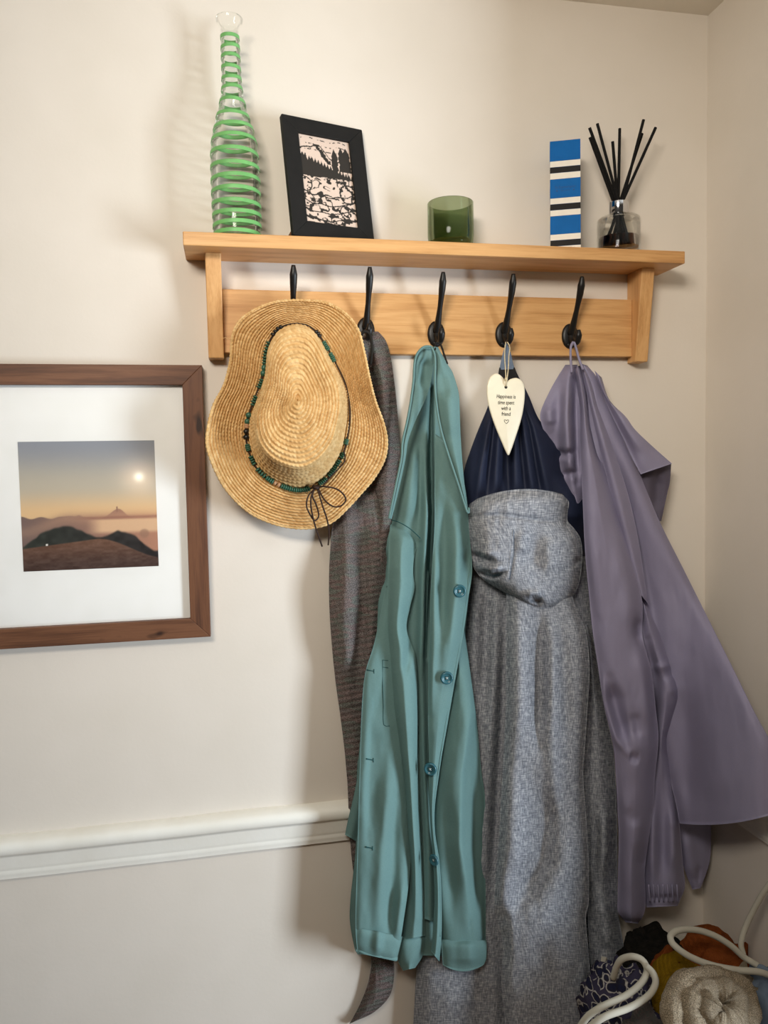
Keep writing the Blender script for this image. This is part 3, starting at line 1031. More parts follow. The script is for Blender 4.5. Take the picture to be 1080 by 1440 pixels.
def hat_part(name, q0, q1, nrows, parent, row0, edges=None):
    V, F, UV = [], [], []
    off = 0
    for k in range(nrows):
        a0, a1 = (edges[k], edges[k + 1]) if edges is not None else (q0 + (q1 - q0) * k / nrows, q0 + (q1 - q0) * (k + 1) / nrows)
        uu, vv, _ = hat_point(np.full(64, (a0 + a1) / 2), np.linspace(-math.pi, math.pi, 64))
        circ = np.hypot(np.diff(uu), np.diff(vv)).sum()
        N = max(6, int(circ / 5.2))
        m = N * 4
        th = np.linspace(0, 2 * math.pi, m + 1)
        f = np.array([0, .12, .22, .36, .5, .64, .78, .88, 1.0])[:, None]
        st = (np.arange(m + 1) / 4 + 0.5 * (k % 2) + 0.45 * f)
        h = (0.0036 if q0 < 1.5 else 0.0046) * sm(f, .06, .42) * (1 - sm(f, .58, .94)) * (0.25 + 0.75 * np.abs(np.sin(math.pi * st)) ** 0.7) - 0.0008
        ph = th + (2 * math.pi / N) * 0.15 * np.sin(k * 2.3)
        q = np.repeat(a0 + (a1 - a0) * f, m + 1, 1)
        u, v, D = hat_point(np.clip(q, 1e-3, 3), ph[None, :] * np.ones_like(q), h + 0.0006 * vnoise(st * 0.31, q * 40, 51))
        V.append(W(u, v, D).reshape(-1, 3))
        F.append(grid_faces(9, m + 1, off)[:, ::-1])
        UV.append(np.stack([st, (row0 + k + f) * np.ones_like(st)], -1).reshape(-1, 2))
        off += 9 * (m + 1)
    # plain inner face, so the weave has a back
    n2 = 120
    q = np.linspace(q0, q1, 24)[:, None] * np.ones((1, n2))
    th = np.linspace(0, 2 * math.pi, n2)[None, :] * np.ones((24, 1))
    u, v, D = hat_point(np.clip(q, 1e-3, 3), th, -0.0022)
    V.append(W(u, v, D).reshape(-1, 3))
    F.append(grid_faces(24, n2, off))
    UV.append(np.stack([th * 10, q * 10], -1).reshape(-1, 2))
    return mesh(name, np.concatenate(V), np.concatenate(F), M['straw'], parent, uv=np.concatenate(UV))


hat = thing('straw_hat', 'crocheted straw sun hat with beaded green band hanging on the first hook', 'hat', W(418, 742, 0.04))
hat_part('crown', 0.0, 2.0, 21, hat, 0, np.concatenate([np.linspace(0, 1, 15), np.linspace(1, 2, 8)[1:]]))
hat_part('brim', 2.0, 3.0, 14, hat, 40)
th = np.linspace(-math.pi, math.pi, 500, endpoint=False)
u, v, D = hat_point(np.full(500, 3.0), th, 0.0)
tb_, tf_ = tube_vf(W(u, v, D + 0.0005), 0.0021 + 0.0006 * np.sin(np.arange(500) * 2 * math.pi / 3.1), 8, True)
mesh('brim_edge', tb_, tf_, M['straw'], hat, uv=np.stack([np.repeat(np.arange(500) / 3.0, 8), np.tile(np.arange(8) / 8, 500)], -1))
bandr = lambda t_: hat_point(np.full(np.shape(t_), 2.06), np.asarray(t_, float), 0.0)
tt_ = np.linspace(-math.pi, math.pi, 160, endpoint=False)
u, v, D = bandr(tt_)
V, F = tube_vf(W(u, v, D + 0.003 + 0.002 * np.sin(tt_ * 9)), 0.0012, 8, True)
cordb = mesh('hat_cord', V, F, M['cord'], hat)


def sphere_vf(n=12, m=8):
    pr_ = [(max(math.sin(a), 1e-3), -math.cos(a)) for a in np.linspace(0, math.pi, m)]
    return lathe_vf(pr_, n)


bead_me = {}


def bead(kind, th, long_, rad):
    """Round bead threaded on the hat cord at polar angle th."""
    if kind not in bead_me:
        V, F = sphere_vf()
        me = bpy.data.meshes.new('bead')
        me.from_pydata(V.tolist(), [], F)
        me.polygons.foreach_set('use_smooth', [True] * len(me.polygons))
        me.materials.append(M[kind])
        bead_me[kind] = me
    u0, v0, D0 = bandr(np.array([th - 0.01, th, th + 0.01]))
    P = W(u0, v0, D0 + 0.004)
    ax = Vector(P[2] - P[0]).normalized()
    o = bpy.data.objects.new('bead', bead_me[kind])
    COL.objects.link(o)
    o.parent = hat
    rot = ax.to_track_quat('Z', 'Y').to_matrix().to_4x4()
    o.matrix_local = Matrix.Translation(Vector(P[1] - base(hat))) @ rot @ Matrix.Diagonal((rad, rad, long_, 1))


def th_of(x, y):                     # crop position (3.513x from 270, 370) to polar angle
    return math.atan2(370 + y / 3.513 - HC[1], 270 + x / 3.513 - HC[0])


def cluster(x0, y0, x1, y1, n, kind='bead_green', long_=0.0019, rad=0.0046):
    a, b = th_of(x0, y0), th_of(x1, y1)
    if abs(b - a) > math.pi:
        b += 2 * math.pi * (1 if a > b else -1)
    for k in range(n):
        bead(kind, a + (b - a) * (k / max(n - 1, 1)), long_, rad * random.uniform(.85, 1.1))


cluster(400, 350, 440, 318, 4, 'bead_dark', 0.0030, 0.0050)
cluster(372, 380, 345, 480, 8)
cluster(343, 505, 340, 535, 2, 'bead_green', 0.0050, 0.0042)
cluster(330, 570, 322, 610, 4)
cluster(302, 660, 292, 700, 4)
cluster(268, 755, 266, 785, 2, 'bead_green', 0.0046, 0.0046)
cluster(262, 805, 260, 815, 2, 'bead_wood', 0.0028, 0.0044)
cluster(254, 840, 254, 870, 2, 'bead_dark', 0.0040, 0.0052)
cluster(266, 905, 268, 935, 4)
cluster(280, 970, 300, 1000, 4)
cluster(318, 1030, 350, 1065, 4)
cluster(362, 1080, 392, 1098, 4)
cluster(405, 1105, 425, 1112, 2, 'bead_wood', 0.0028, 0.0042)
cluster(440, 1120, 580, 1132, 14)
cluster(632, 1100, 668, 1085, 5)
cluster(690, 1082, 728, 1040, 6)
cluster(734, 1025, 740, 995, 3)
cluster(742, 965, 750, 945, 3, 'bead_green')
cluster(757, 890, 758, 868, 4)
cluster(695, 490, 682, 450, 5)
cluster(672, 425, 652, 388, 5)
cluster(630, 360, 612, 345, 3, 'bead_dark', 0.0024, 0.0040)
Z3 = lambda x, y, D: (270 + x / 3.513, 370 + y / 3.513, D)
db = hat_base_D
pxtube('bow_cord', [Z3(608, 1108, db + .012), Z3(660, 1104, db + .020), Z3(725, 1122, db + .020), Z3(760, 1165, db + .018), Z3(740, 1197, db + .016), Z3(700, 1203, db + .016), Z3(655, 1170, db + .016), Z3(622, 1112, db + .012)], 0.0013, M['cord'], hat)
pxtube('bow_cord', [Z3(612, 1108, db + .012), Z3(575, 1150, db + .018), Z3(566, 1200, db + .018), Z3(585, 1245, db + .014), Z3(607, 1272, db + .010), Z3(626, 1250, db + .010), Z3(612, 1190, db + .014), Z3(595, 1150, db + .016), Z3(608, 1110, db + .012)], 0.0013, M['cord'], hat)
pxtube('bow_cord', [Z3(606, 1108, db + .013), Z3(588, 1160, db + .020), Z3(590, 1220, db + .018), Z3(612, 1310, db + .008), Z3(643, 1400, db)], 0.0013, M['cord'], hat)
pxtube('bow_cord', [Z3(618, 1108, db + .013), Z3(645, 1200, db + .020), Z3(668, 1270, db + .012), Z3(677, 1330, db + .006), Z3(673, 1393, db)], 0.0013, M['cord'], hat)
pxtube('bow_cord', [Z3(648, 1098, db + .014), Z3(690, 1050, db + .012), Z3(725, 1015, db + .010), Z3(755, 975, db + .010), Z3(750, 925, db + .010)], 0.0011, M['cord'], hat)
pxtube('bow_cord', [Z3(598, 1102, db + .013), Z3(612, 1110, db + .016), Z3(626, 1106, db + .013)], 0.0032, M['cord'], hat)
pxtube('loose_straw', [Z3(152, 372, .075), Z3(165, 368, .076), Z3(178, 374, .076), Z3(192, 368, .078)], 0.0004, M['straw'], hat)

# ------------------------------------------------------------------ knitted shawl on the second hook
shawl = thing('knitted_shawl', 'grey marled knitted shawl with faint pink and green rows hanging behind the hat', 'shawl', W(498, 1438, 0.02))
knit_c = [([(505, 690), (506, 760), (512, 850), (500, 960)], -0.016, 10, 16), ([(488, 740), (486, 860), (492, 980)], 0.010, 12, 14), ([(520, 760), (522, 900), (512, 1000)], 0.010, 10, 10),
          ([(478, 730), (474, 850)], -0.007, 8, 8)]
shell('shawl_body', [(478, 690, 552, 690), (467, 745, 553, 745), (463, 800, 545, 800), (463, 850, 540, 850), (466, 900, 537, 900), (472, 960, 530, 960), (479, 1010, 524, 1010), (485, 1060, 522, 1060), (489, 1110, 522, 1110),
                     (491, 1160, 522, 1160), (496, 1220, 525, 1220), (508, 1290, 540, 1290), (522, 1345, 553, 1345), (518, 1380, 554, 1375), (508, 1408, 547, 1402), (497, 1430, 525, 1424), (491, 1440, 500, 1436)],
      [(690, .032), (760, .040), (820, .050), (1000, .040), (1440, .026)], M['knit_grey'], shawl, 40, 170, 0.030, 0.014, 10, knit_c, noise=0.002, seed=3)
shell('shawl_fold', [(504, 468, 532, 466), (500, 480, 542, 478), (500, 505, 549, 500), (502, 540, 555, 540), (506, 580, 559, 580), (508, 620, 562, 620), (510, 660, 563, 660), (515, 700, 561, 700), (520, 740, 556, 740), (526, 775, 548, 775), (530, 800, 541, 800)],
      [(468, .042), (520, .042), (560, .038), (720, .038), (800, .042)], M['knit_grey'], shawl, 30, 110, 0.026, 0.014, 11,
      [([(516, 480), (526, 560), (529, 640)], -0.018, 6, 7), ([(510, 490), (516, 600)], 0.006, 5, 5), ([(537, 500), (545, 640), (541, 760)], 0.009, 10, 12), ([(524, 660), (530, 760)], -0.008, 5, 5)], seed=8, noise=0.002)
pxtube('hanging_loop', [(506, 474, .05), (512, 466, .056), (520, 470, .056), (523, 490, .055), (521, 512, .05)], 0.0024, M['knit_black'], shawl)

# ------------------------------------------------------------------ teal cotton jacket on the third hook
jac = thing('teal_jacket', 'teal cotton chore jacket with popped collar and blue buttons on the third hook', 'jacket', W(590, 1365, 0.03))
TE = M['teal']
shell('body', [(594, 492, 610, 492), (584, 511, 624, 511), (582, 534, 634, 526), (577, 572, 643, 556), (569, 610, 646, 594), (561, 660, 650, 662), (550, 728, 658, 722), (537, 762, 660, 752), (533, 794, 662, 803), (526, 825, 659, 842), (521, 887, 655, 893),
               (512, 940, 660, 950), (507, 1013, 668, 1013), (502, 1085, 676, 1085), (500, 1140, 680, 1130), (500, 1194, 680, 1194), (493, 1263, 680, 1263), (492, 1295, 680, 1295), (499, 1335, 678, 1335), (503, 1342, 672, 1345)],
      [(490, .026), (560, .030), (640, .040), (740, .052), (900, .056), (1340, .062)], TE, jac, 90, 220, 0.034, 0.022, 14,
      [([(607, 545), (606, 640), (608, 720), (604, 822), (600, 924)], -0.030, 4, 3), ([(600, 640), (601, 720), (596, 822), (593, 924), (592, 1000)], 0.016, 7, 5), ([(582, 620), (575, 700), (570, 740)], 0.010, 14, 12),
       ([(590, 620), (590, 740)], -0.006, 5, 5), ([(628, 640), (636, 740)], 0.010, 14, 14), ([(617, 600), (622, 720)], -0.008, 5, 5), ([(540, 770), (532, 830)], -0.012, 7, 9), ([(495, 1200), (494, 1290)], 0.004, 6, 8)], seed=5)
shell('back_sleeve', [(512, 1030, 524, 1030), (504, 1085, 520, 1085), (496, 1125, 516, 1125), (490, 1150, 510, 1152), (485, 1174, 501, 1183)], 0.048, TE, jac, 16, 40, 0.02, 0.008, 6, seed=9)
shell('back_panel', [(636, 866, 652, 880), (632, 920, 658, 920), (630, 952, 662, 950), (620, 1021, 670, 1010), (610, 1085, 677, 1085), (606, 1137, 682, 1122), (606, 1200, 682, 1200), (610, 1260, 683, 1260), (618, 1327, 683, 1325)],
      [(860, .060), (1000, .078), (1330, .084)], TE, jac, 50, 110, 0.030, 0.020, 9,
      [([(655, 900), (662, 1000), (648, 1090), (646, 1185), (654, 1237), (659, 1290)], 0.020, 22, 6), ([(668, 1060), (668, 1200), (674, 1300)], -0.010, 6, 10), ([(628, 1110), (632, 1210), (636, 1290)], -0.008, 10, 12)], seed=12)
shell('hem', [(620, 1321, 684, 1322), (621, 1335, 684.5, 1337), (622, 1349, 683.5, 1350), (623, 1357, 680, 1357)], 0.086, TE, jac, 40, 24, 0.026, 0.008, 7, [([(659, 1318), (661, 1360)], 0.008, 18, 8)], bot=9, seed=13, noise=.001)
shell('facing', [(594, 800, 603, 800), (589, 870, 600, 870), (587, 924, 599, 924), (588, 1000, 601, 1000), (592, 1100, 603, 1100), (596, 1200, 610, 1200), (597, 1292, 612, 1297)], [(800, .062), (1300, .080)], TE, jac, 14, 90, 0.010, 0.008, 5, seed=14)
shell('left_front', [(543, 824, 550, 824), (526, 905, 560, 905), (513, 950, 568, 955), (508, 1013, 572, 1010), (506, 1085, 575, 1085), (504, 1150, 577, 1150), (502, 1220, 576, 1230), (500, 1290, 567, 1300), (501, 1338, 559, 1351)],
      [(824, .066), (950, .080), (1350, .092)], TE, jac, 50, 130, 0.006, 0.006, 6,
      [([(548, 1060), (540, 1180), (530, 1300)], 0.007, 10, 12), ([(556, 1120), (552, 1220), (546, 1330)], -0.007, 8, 8), ([(524, 1000), (518, 1180)], -0.005, 6, 14), ([(568, 1240), (560, 1330)], 0.006, 8, 5)], seed=16)
LF = len(SURF) - 1
shell('hem', [(500, 1303, 566, 1317), (501, 1322, 562, 1335), (503, 1340, 558, 1352)], 0.0945, TE, jac, 30, 20, 0.010, 0.006, 6, [([(534, 1300), (530, 1345)], 0.006, 6, 5)], seed=17, noise=.001, botedge=True)
shell('sleeve', [(549, 735, 591, 757), (547, 762, 583, 781), (546, 790, 581, 806), (545, 815, 583, 827), (545, 845, 577, 852), (545, 885, 572, 885), (546, 924, 584, 924), (553, 1000, 587, 1000), (561, 1060, 587, 1060), (566, 1101, 588, 1101), (570, 1160, 591, 1160),
                 (574, 1222, 594, 1222), (570, 1280, 597, 1285), (565, 1322, 598, 1316)],
      [(735, .066), (800, .088), (1000, .098), (1330, .088)], TE, jac, 40, 170, 0.036, 0.022, 11,
      [([(580, 880), (582, 960), (580, 1060), (585, 1200), (590, 1290)], 0.008, 12, 5), ([(566, 760), (562, 860), (565, 960), (572, 1080)], 0.006, 12, 9), ([(577, 900), (570, 950)], -0.007, 6, 5), ([(570, 1180), (578, 1290)], -0.004, 5, 5)], seed=18)
shell('cuff', [(557, 1316, 599, 1310), (556, 1335, 599, 1326), (560, 1352, 594, 1345), (567, 1365, 584, 1361)], 0.080, TE, jac, 30, 26, 0.034, 0.016, 8, seed=19, noise=.001)
shell('right_front', [(612, 610, 640, 630), (611, 680, 655, 690), (611, 740, 660, 750), (607, 803, 664, 803), (605, 840, 659, 840), (604, 890, 652, 890), (602, 952, 641, 952), (602, 1021, 629, 1021), (603, 1060, 622, 1060), (603, 1100, 616, 1100), (604, 1137, 611.5, 1137),
                      (606, 1171, 612, 1171), (609, 1211, 618, 1211), (611, 1259, 621, 1259), (608, 1317, 621, 1317), (606, 1338, 618, 1352)],
      [(610, .066), (720, .082), (900, .098), (1100, .098), (1350, .092)], TE, jac, 44, 200, 0.007, 0.010, 7,
      [([(624, 680), (626, 800), (622, 900)], -0.010, 9, 9), ([(640, 720), (644, 800), (636, 880), (624, 960)], 0.012, 14, 9), ([(655, 770), (656, 830)], -0.008, 8, 6), ([(612, 760), (609, 900), (606, 1000)], 0.007, 5, 6)], seed=20)
RF = len(SURF) - 1
pxtube('placket_seam', [(a, b, surf_depth(RF, a, b) + .0004) for a, b in ((659, 760), (661, 803), (656, 840), (649, 890), (638, 952), (626, 1021), (614, 1100), (609.5, 1137), (610, 1171), (616, 1211), (619, 1259), (619, 1317))], 0.0007, TE, jac, 6, 90)
shell('collar', [(594, 488, 607, 487), (586, 498, 611, 496), (583, 510, 610, 512), (581.5, 534, 605, 540), (578, 562, 598, 562), (573, 590, 585, 590), (566, 622, 574, 620), (564.5, 644, 570.5, 644), (557, 681, 562.5, 682), (546.5, 729, 551, 730)],
      [(487, .078), (540, .074), (600, .078), (730, .072)], TE, jac, 24, 90, 0.004, 0.004, 4, [([(598, 500), (596, 550)], -0.010, 8, 8)], seed=22, noise=.0008)
shell('collar', [(606, 487, 616, 488), (611, 497, 624, 503), (612, 512, 630, 513), (611.5, 530, 637, 525), (612, 550, 645, 552), (614, 570, 646.5, 575), (617, 590, 647, 592), (622, 612, 648, 615), (632, 644, 650, 645), (645, 683, 653.5, 683), (656, 719, 659.5, 722)],
      [(487, .082), (560, .100), (720, .098)], TE, jac, 30, 100, 0.004, 0.010, 10, [([(634, 540), (640, 620)], 0.006, 12, 10), ([(622, 520), (628, 560)], -0.004, 6, 6)], seed=23, noise=.0008)
pxtube('collar_edge', [(606, 487, .085), (596, 488, .084), (587, 497, .082), (583, 510, .079), (581.5, 534, .076), (578, 562, .078), (573, 590, .079), (566, 622, .079), (564.5, 644, .078), (557, 681, .076), (547, 729, .074)], 0.0019, TE, jac, 8, 110)
pxtube('collar_edge', [(606, 487, .085), (611, 498, .088), (612, 514, .090), (611.5, 532, .093), (612, 550, .097), (614, 570, .101), (617, 590, .102), (622, 612, .103), (632, 644, .103), (645, 683, .102), (656.5, 719, .100), (659, 721, .098), (659, 714, .094)], 0.0019, TE, jac, 8, 110)
pxtube('shoulder_seam', [(550, 731, .072), (560, 734, .082), (573, 741, .086), (583, 749, .083), (591, 757, .076)], 0.0008, M['dark_thread'], jac, 6)
pxtube('hanging_loop', [(612, 492, .078), (613, 482, .056), (619, 484, .056), (624, 497, .070), (629, 512, .078)], 0.0016, M['knit_black'], jac)
# pocket edge, buttonholes, buttons
for pts in ([(538, 928), (538, 960), (539, 990), (540, 1020), (548, 1021)], [(538, 928), (546, 929)], [(538, 938), (546, 939)]):
    pxtube('pocket_seam', [(a, b, surf_depth(LF, a, b) + .0003) for a, b in pts], 0.0005, M['dark_thread'], jac, 6, 24)
for bu, bv in ((522, 943), (521, 1068), (520, 1192)):
    pxtube('buttonhole', [(a, b, surf_depth(LF, a, b) + .0003) for a, b in ((bu - 6, bv - 1), (bu - 1, bv), (bu + 4, bv + 1))], [0.0013, 0.0008, 0.0008], M['dark_thread'], jac, 6, 8)
    pxtube('buttonhole_bar', [(a, b, surf_depth(LF, a, b) + .0003) for a, b in ((bu + 4, bv - 2), (bu + 4, bv + 4))], 0.0006, M['dark_thread'], jac, 6, 6)


def button(bu, bv, D, yaw, rpx=9.6):
    c = W(bu, bv, D)
    rad = rpx * (1.2886 - D) / FPX
    pf = [(0.02, .30), (.30, .30), (.55, .28), (.66, .42), (.78, .55), (.9, .52), (1.0, .32), (1.0, .05), (.9, 0), (0.02, 0)]
    V, F = lathe_vf([(r * rad, z * rad * .75) for r, z in pf], 32)
    rm = Matrix.Rotation(yaw, 3, 'Z') @ Matrix.Rotation(math.radians(90), 3, 'X')
    V2 = np.array([rm @ Vector(p) for p in V]) + c
    b = mesh('button', V2, F, M['teal_button'], jac)
    for a, bb in ((1, 1), (1, -1), (-1, 1), (-1, -1)):
        Vh, Fh = lathe_vf([(0.001 * rad, .26 * rad), (.10 * rad, .26 * rad), (.10 * rad, .2 * rad)], 10)
        Vh = np.array([rm @ Vector((p[0] + a * .19 * rad, p[1] + bb * .19 * rad, p[2])) for p in Vh]) + c
        mesh('button_hole', Vh, Fh, M['black_ink'], b)
    for ang in (math.pi / 4, -math.pi / 4):
        d = np.array([math.cos(ang), math.sin(ang), 0]) * .24 * rad
        Vt, Ft = tube_vf(np.array([-d + (0, 0, .27 * rad), np.array([0, 0, .31 * rad]), d + (0, 0, .27 * rad)]), .05 * rad, 6)
        mesh('thread_cross', np.array([rm @ Vector(p) for p in Vt]) + c, Ft, M['thread'], b)


button(646, 831, surf_depth(RF, 646, 831) + .0060, -0.1)
button(628, 953, surf_depth(RF, 628, 953) + .0060, -0.1)
button(605.5, 1081, surf_depth(RF, 606, 1081) + .0045, -0.5)
button(611, 1209, surf_depth(RF, 612, 1209) + .0060, -1.0, 8.5)

# ------------------------------------------------------------------ grey linen coat on the fourth hook
gc = thing('grey_linen_coat', 'grey flecked linen coat with drooping hood and navy lining on the fourth hook', 'coat', W(720, 1472, 0.02))
LI = M['linen']
pleats = []
for ub, amp, w in ((668, .007, 6), (682, -.006, 4), (695, .008, 6), (706, -.007, 4), (715, -.012, 5), (727, .008, 7), (741, -.006, 4), (752, .009, 6), (764, -.007, 4), (776, .007, 6)):
    pleats.append(([(714 + (ub - 714) * .25, 545), (714 + (ub - 714) * .6, 600), (ub, 715)], amp, w, w))
shell('lining', [(706, 513, 722, 513), (700, 530, 730, 531), (692, 555, 742, 553), (684, 577, 757, 588), (673, 603, 770, 603), (662, 632, 782, 622), (653, 660, 790, 642), (651, 682, 796, 668), (656, 715, 822, 700), (662, 745, 824, 745), (668, 790, 828, 800), (680, 860, 832, 870)],
      [(513, .036), (580, .048), (725, .064), (765, .026), (870, .020)], M['navy'], gc, 80, 120, 0.030, 0.020, 12, pleats, seed=31, noise=.001)
shell('hanging_loop', [(711, 484, 713, 483), (707, 497, 718, 495), (704, 510, 721, 509), (702, 520, 724, 519)], [(483, .050), (520, .047)], M['cloth_blue'], gc, 12, 14, 0.003, 0.002, 3, noise=.0003)
shell('label_tab', [(702, 517, 724, 517), (701, 526, 727, 526), (703, 538, 729, 536)], 0.047, M['black_card'], gc, 10, 10, 0.003, 0.001, 3, noise=.0003)
shell('coat_body', [(662, 780, 828, 780), (657, 850, 836, 850), (652, 920, 844, 920), (648, 1000, 850, 1000), (640, 1100, 850, 1100), (625, 1200, 845, 1200), (603, 1290, 832, 1290), (588, 1347, 834, 1347), (581, 1440, 838, 1440), (578, 1472, 840, 1472)],
      lambda u, v, s, t: .032 + .020 * s + .014 * np.sin(math.pi * t) ** 0.8, LI, gc, 90, 170, 0.045, 0.020, 14,
      [([(684, 820), (683, 920), (680, 1000)], -.013, 9, 9), ([(668, 840), (664, 960)], .006, 12, 12), ([(698, 840), (696, 980), (692, 1100)], .009, 12, 10), ([(709, 860), (706, 1000), (700, 1120), (690, 1270)], -.016, 8, 6),
       ([(684, 1100), (684, 1250)], .006, 12, 14), ([(640, 1370), (636, 1500)], .008, 26, 20), ([(674, 1370), (672, 1500)], -.006, 16, 16), ([(694, 1340), (696, 1500)], .006, 14, 10)], seed=33)
shell('front_panel', [(712, 826, 803, 832), (712, 850, 812, 860), (711, 890, 824, 888), (711, 940, 829, 940), (711, 985, 827, 985), (708, 1050, 822, 1060), (705, 1108, 820, 1090), (700, 1190, 827, 1188), (694, 1268, 828, 1268), (699, 1300, 824, 1290), (707, 1331, 827, 1331), (705, 1380, 831, 1380), (710, 1440, 835, 1440), (712, 1472, 837, 1472)],
      [(826, .098), (900, .108), (1200, .116), (1472, .118)], LI, gc, 90, 190, 0.034, 0.026, 9,
      [([(734, 860), (733, 960), (730, 1060)], .009, 18, 14), ([(757, 850), (759, 960), (757, 1050)], -.015, 11, 10), ([(775, 870), (777, 960), (778, 1060), (784, 1150)], .010, 12, 10), ([(790, 870), (794, 980), (800, 1060)], -.007, 6, 10),
       ([(748, 1090), (766, 1150), (763, 1205), (738, 1255), (716, 1290)], -.015, 20, 16), ([(724, 1090), (724, 1180), (714, 1240)], .007, 18, 16),
       ([(794, 1150), (792, 1220), (766, 1290), (744, 1350)], .010, 22, 22), ([(814, 1190), (808, 1290), (814, 1400)], -.005, 10, 10), ([(752, 1370), (750, 1500)], .005, 24, 24), ([(703, 1270), (712, 1330)], -.006, 8, 8)], seed=35, noise=.0010)
shell('sleeve', [(818, 868, 830, 880), (824, 915, 838, 925), (826, 960, 843, 965), (826, 1000, 850, 998), (822, 1053, 862, 1053), (822, 1140, 867, 1140), (824, 1204, 868, 1204), (826, 1280, 869, 1280), (828, 1320, 875, 1318), (829, 1345, 879, 1343), (832, 1364, 875, 1358)],
      [(870, .044), (1000, .050), (1360, .066)], LI, gc, 36, 130, 0.040, 0.022, 12,
      [([(852, 1130), (850, 1200), (846, 1240)], .010, 8, 8), ([(838, 1140), (836, 1230)], -.008, 6, 6), ([(846, 1260), (858, 1340)], .008, 10, 10)], bot=4, seed=37)
shell('hood', [(662, 705, 799, 697), (658, 716, 800, 708), (656.5, 730, 798, 731), (656, 745, 808, 744), (658, 762, 816, 757), (661, 782, 819, 780), (667, 800, 817, 803), (679, 814, 813, 824), (700, 828, 805, 840), (722, 840, 795, 851)],
      lambda u, v, s, t: .098 + .040 * np.sin(math.pi * np.clip(t, 0, 1)) ** .7 * (.55 + .45 * np.sin(math.pi * np.clip(s * .95, 0, 1)) ** .6), LI, gc, 90, 90, 0.050, 0.034, 14,
      [([(657, 727), (700, 724), (760, 731), (800, 734)], -.006, 3, 3), ([(662, 778), (678, 786), (700, 792)], -.020, 6, 5), ([(672, 804), (692, 810), (710, 806)], -.018, 4, 4), ([(684, 770), (684, 796)], .010, 6, 14), ([(682, 800), (708, 798)], .010, 5, 5),
       ([(754, 742), (750, 780), (756, 806)], -.010, 16, 18), ([(738, 744), (736, 780)], .006, 9, 8), ([(772, 750), (776, 810)], .010, 14, 14), ([(743, 842), (752, 843), (764, 848)], -.016, 5, 4), ([(738, 836), (764, 834)], .008, 5, 5), ([(722, 745), (722, 780), (716, 815)], -.003, 2.5, 2.5),
       ([(816, 785), (806, 796)], -.008, 5, 5), ([(800, 738), (790, 740)], -.008, 5, 5)], top=13, bot=10, seed=39, noise=.0012, botedge=True)
pxtube('hood_seam', [(722, 745, .1345), (722.5, 765, .1365), (721, 785, .137), (716, 815, .132)], 0.0005, M['cloth_blue'], gc, 6, 20)

# ------------------------------------------------------------------ lilac raincoat on the fifth hook
pc = thing('lilac_raincoat', 'dusty lilac hooded raincoat with elastic cuffs on the fifth hook by the corner', 'coat', W(890, 1300, 0.04))
PU = M['purple']


def back_depth(u, v, s, t):
    r = sm(u, 900, 1090) * sm(v, 640, 1000)
    return .050 + .020 * sm(v, 520, 900) + .215 * r ** 1.2


shell('hood', [(795, 513, 812, 513), (786, 527, 816, 527), (773, 550, 822, 552), (760, 580, 828, 582), (761, 595, 832, 600), (769, 617, 834, 622), (778, 640, 834, 645), (784, 665, 832, 670), (790, 688, 828, 692), (800, 708, 822, 708)],
      [(513, .046), (600, .062), (710, .058)], PU, pc, 50, 90, 0.040, 0.024, 14,
      [([(800, 530), (797, 580), (800, 640), (806, 690)], .014, 7, 6), ([(788, 540), (782, 610), (786, 650)], -.010, 9, 7), ([(808, 540), (810, 600), (812, 680)], -.014, 6, 5), ([(781, 634), (796, 640), (808, 634)], -.012, 5, 5), ([(790, 668), (812, 664)], -.008, 5, 5), ([(772, 570), (776, 600)], .006, 8, 8)], seed=41)
shell('back_panel', [(816, 511, 826, 514), (824, 540, 842, 534), (824, 570, 857, 566), (826, 600, 874, 606), (832, 650, 902, 672), (846, 700, 927, 732), (880, 760, 960, 798), (893, 830, 992, 862), (904, 900, 1031, 940), (918, 980, 1062, 1003), (932, 1060, 1095, 1065), (948, 1120, 1112, 1118), (956, 1158, 1112, 1136)],
      back_depth, PU, pc, 70, 160, 0.012, 0.010, 8,
      [([(846, 600), (880, 720), (912, 840), (934, 940)], -.014, 6, 14), ([(838, 560), (880, 650), (930, 760), (985, 870)], .006, 16, 10), ([(960, 960), (968, 1060), (972, 1150)], -.008, 14, 18), ([(1000, 980), (1014, 1140)], .006, 24, 24)], bot=10, seed=43, noise=.001)
shell('hood_side', [(836, 521, 846, 531), (844, 546, 857, 562), (858, 580, 880, 586), (874, 612, 893, 604), (889, 645, 918, 628), (901, 667, 945, 652)],
      [(520, .058), (600, .066), (670, .074)], PU, pc, 30, 60, 0.004, 0.010, 8, [([(850, 560), (880, 620), (898, 660)], -.006, 6, 6), ([(868, 575), (915, 640)], .006, 10, 10)], seed=45, noise=.001)
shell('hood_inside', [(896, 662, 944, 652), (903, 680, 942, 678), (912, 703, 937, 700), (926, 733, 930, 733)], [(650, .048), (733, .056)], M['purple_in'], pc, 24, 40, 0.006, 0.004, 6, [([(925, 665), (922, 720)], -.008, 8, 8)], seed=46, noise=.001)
shell('back_hem', [(948, 1150, 1000, 1150), (953, 1180, 1000, 1185), (958, 1206, 998, 1210), (965, 1230, 993, 1228), (974, 1251, 985, 1249)], 0.050, PU, pc, 26, 40, 0.006, 0.006, 7,
      [([(968, 1170), (974, 1240)], .006, 10, 10), ([(984, 1215), (981, 1246)], -.004, 4, 4)], seed=47, minD=.03)
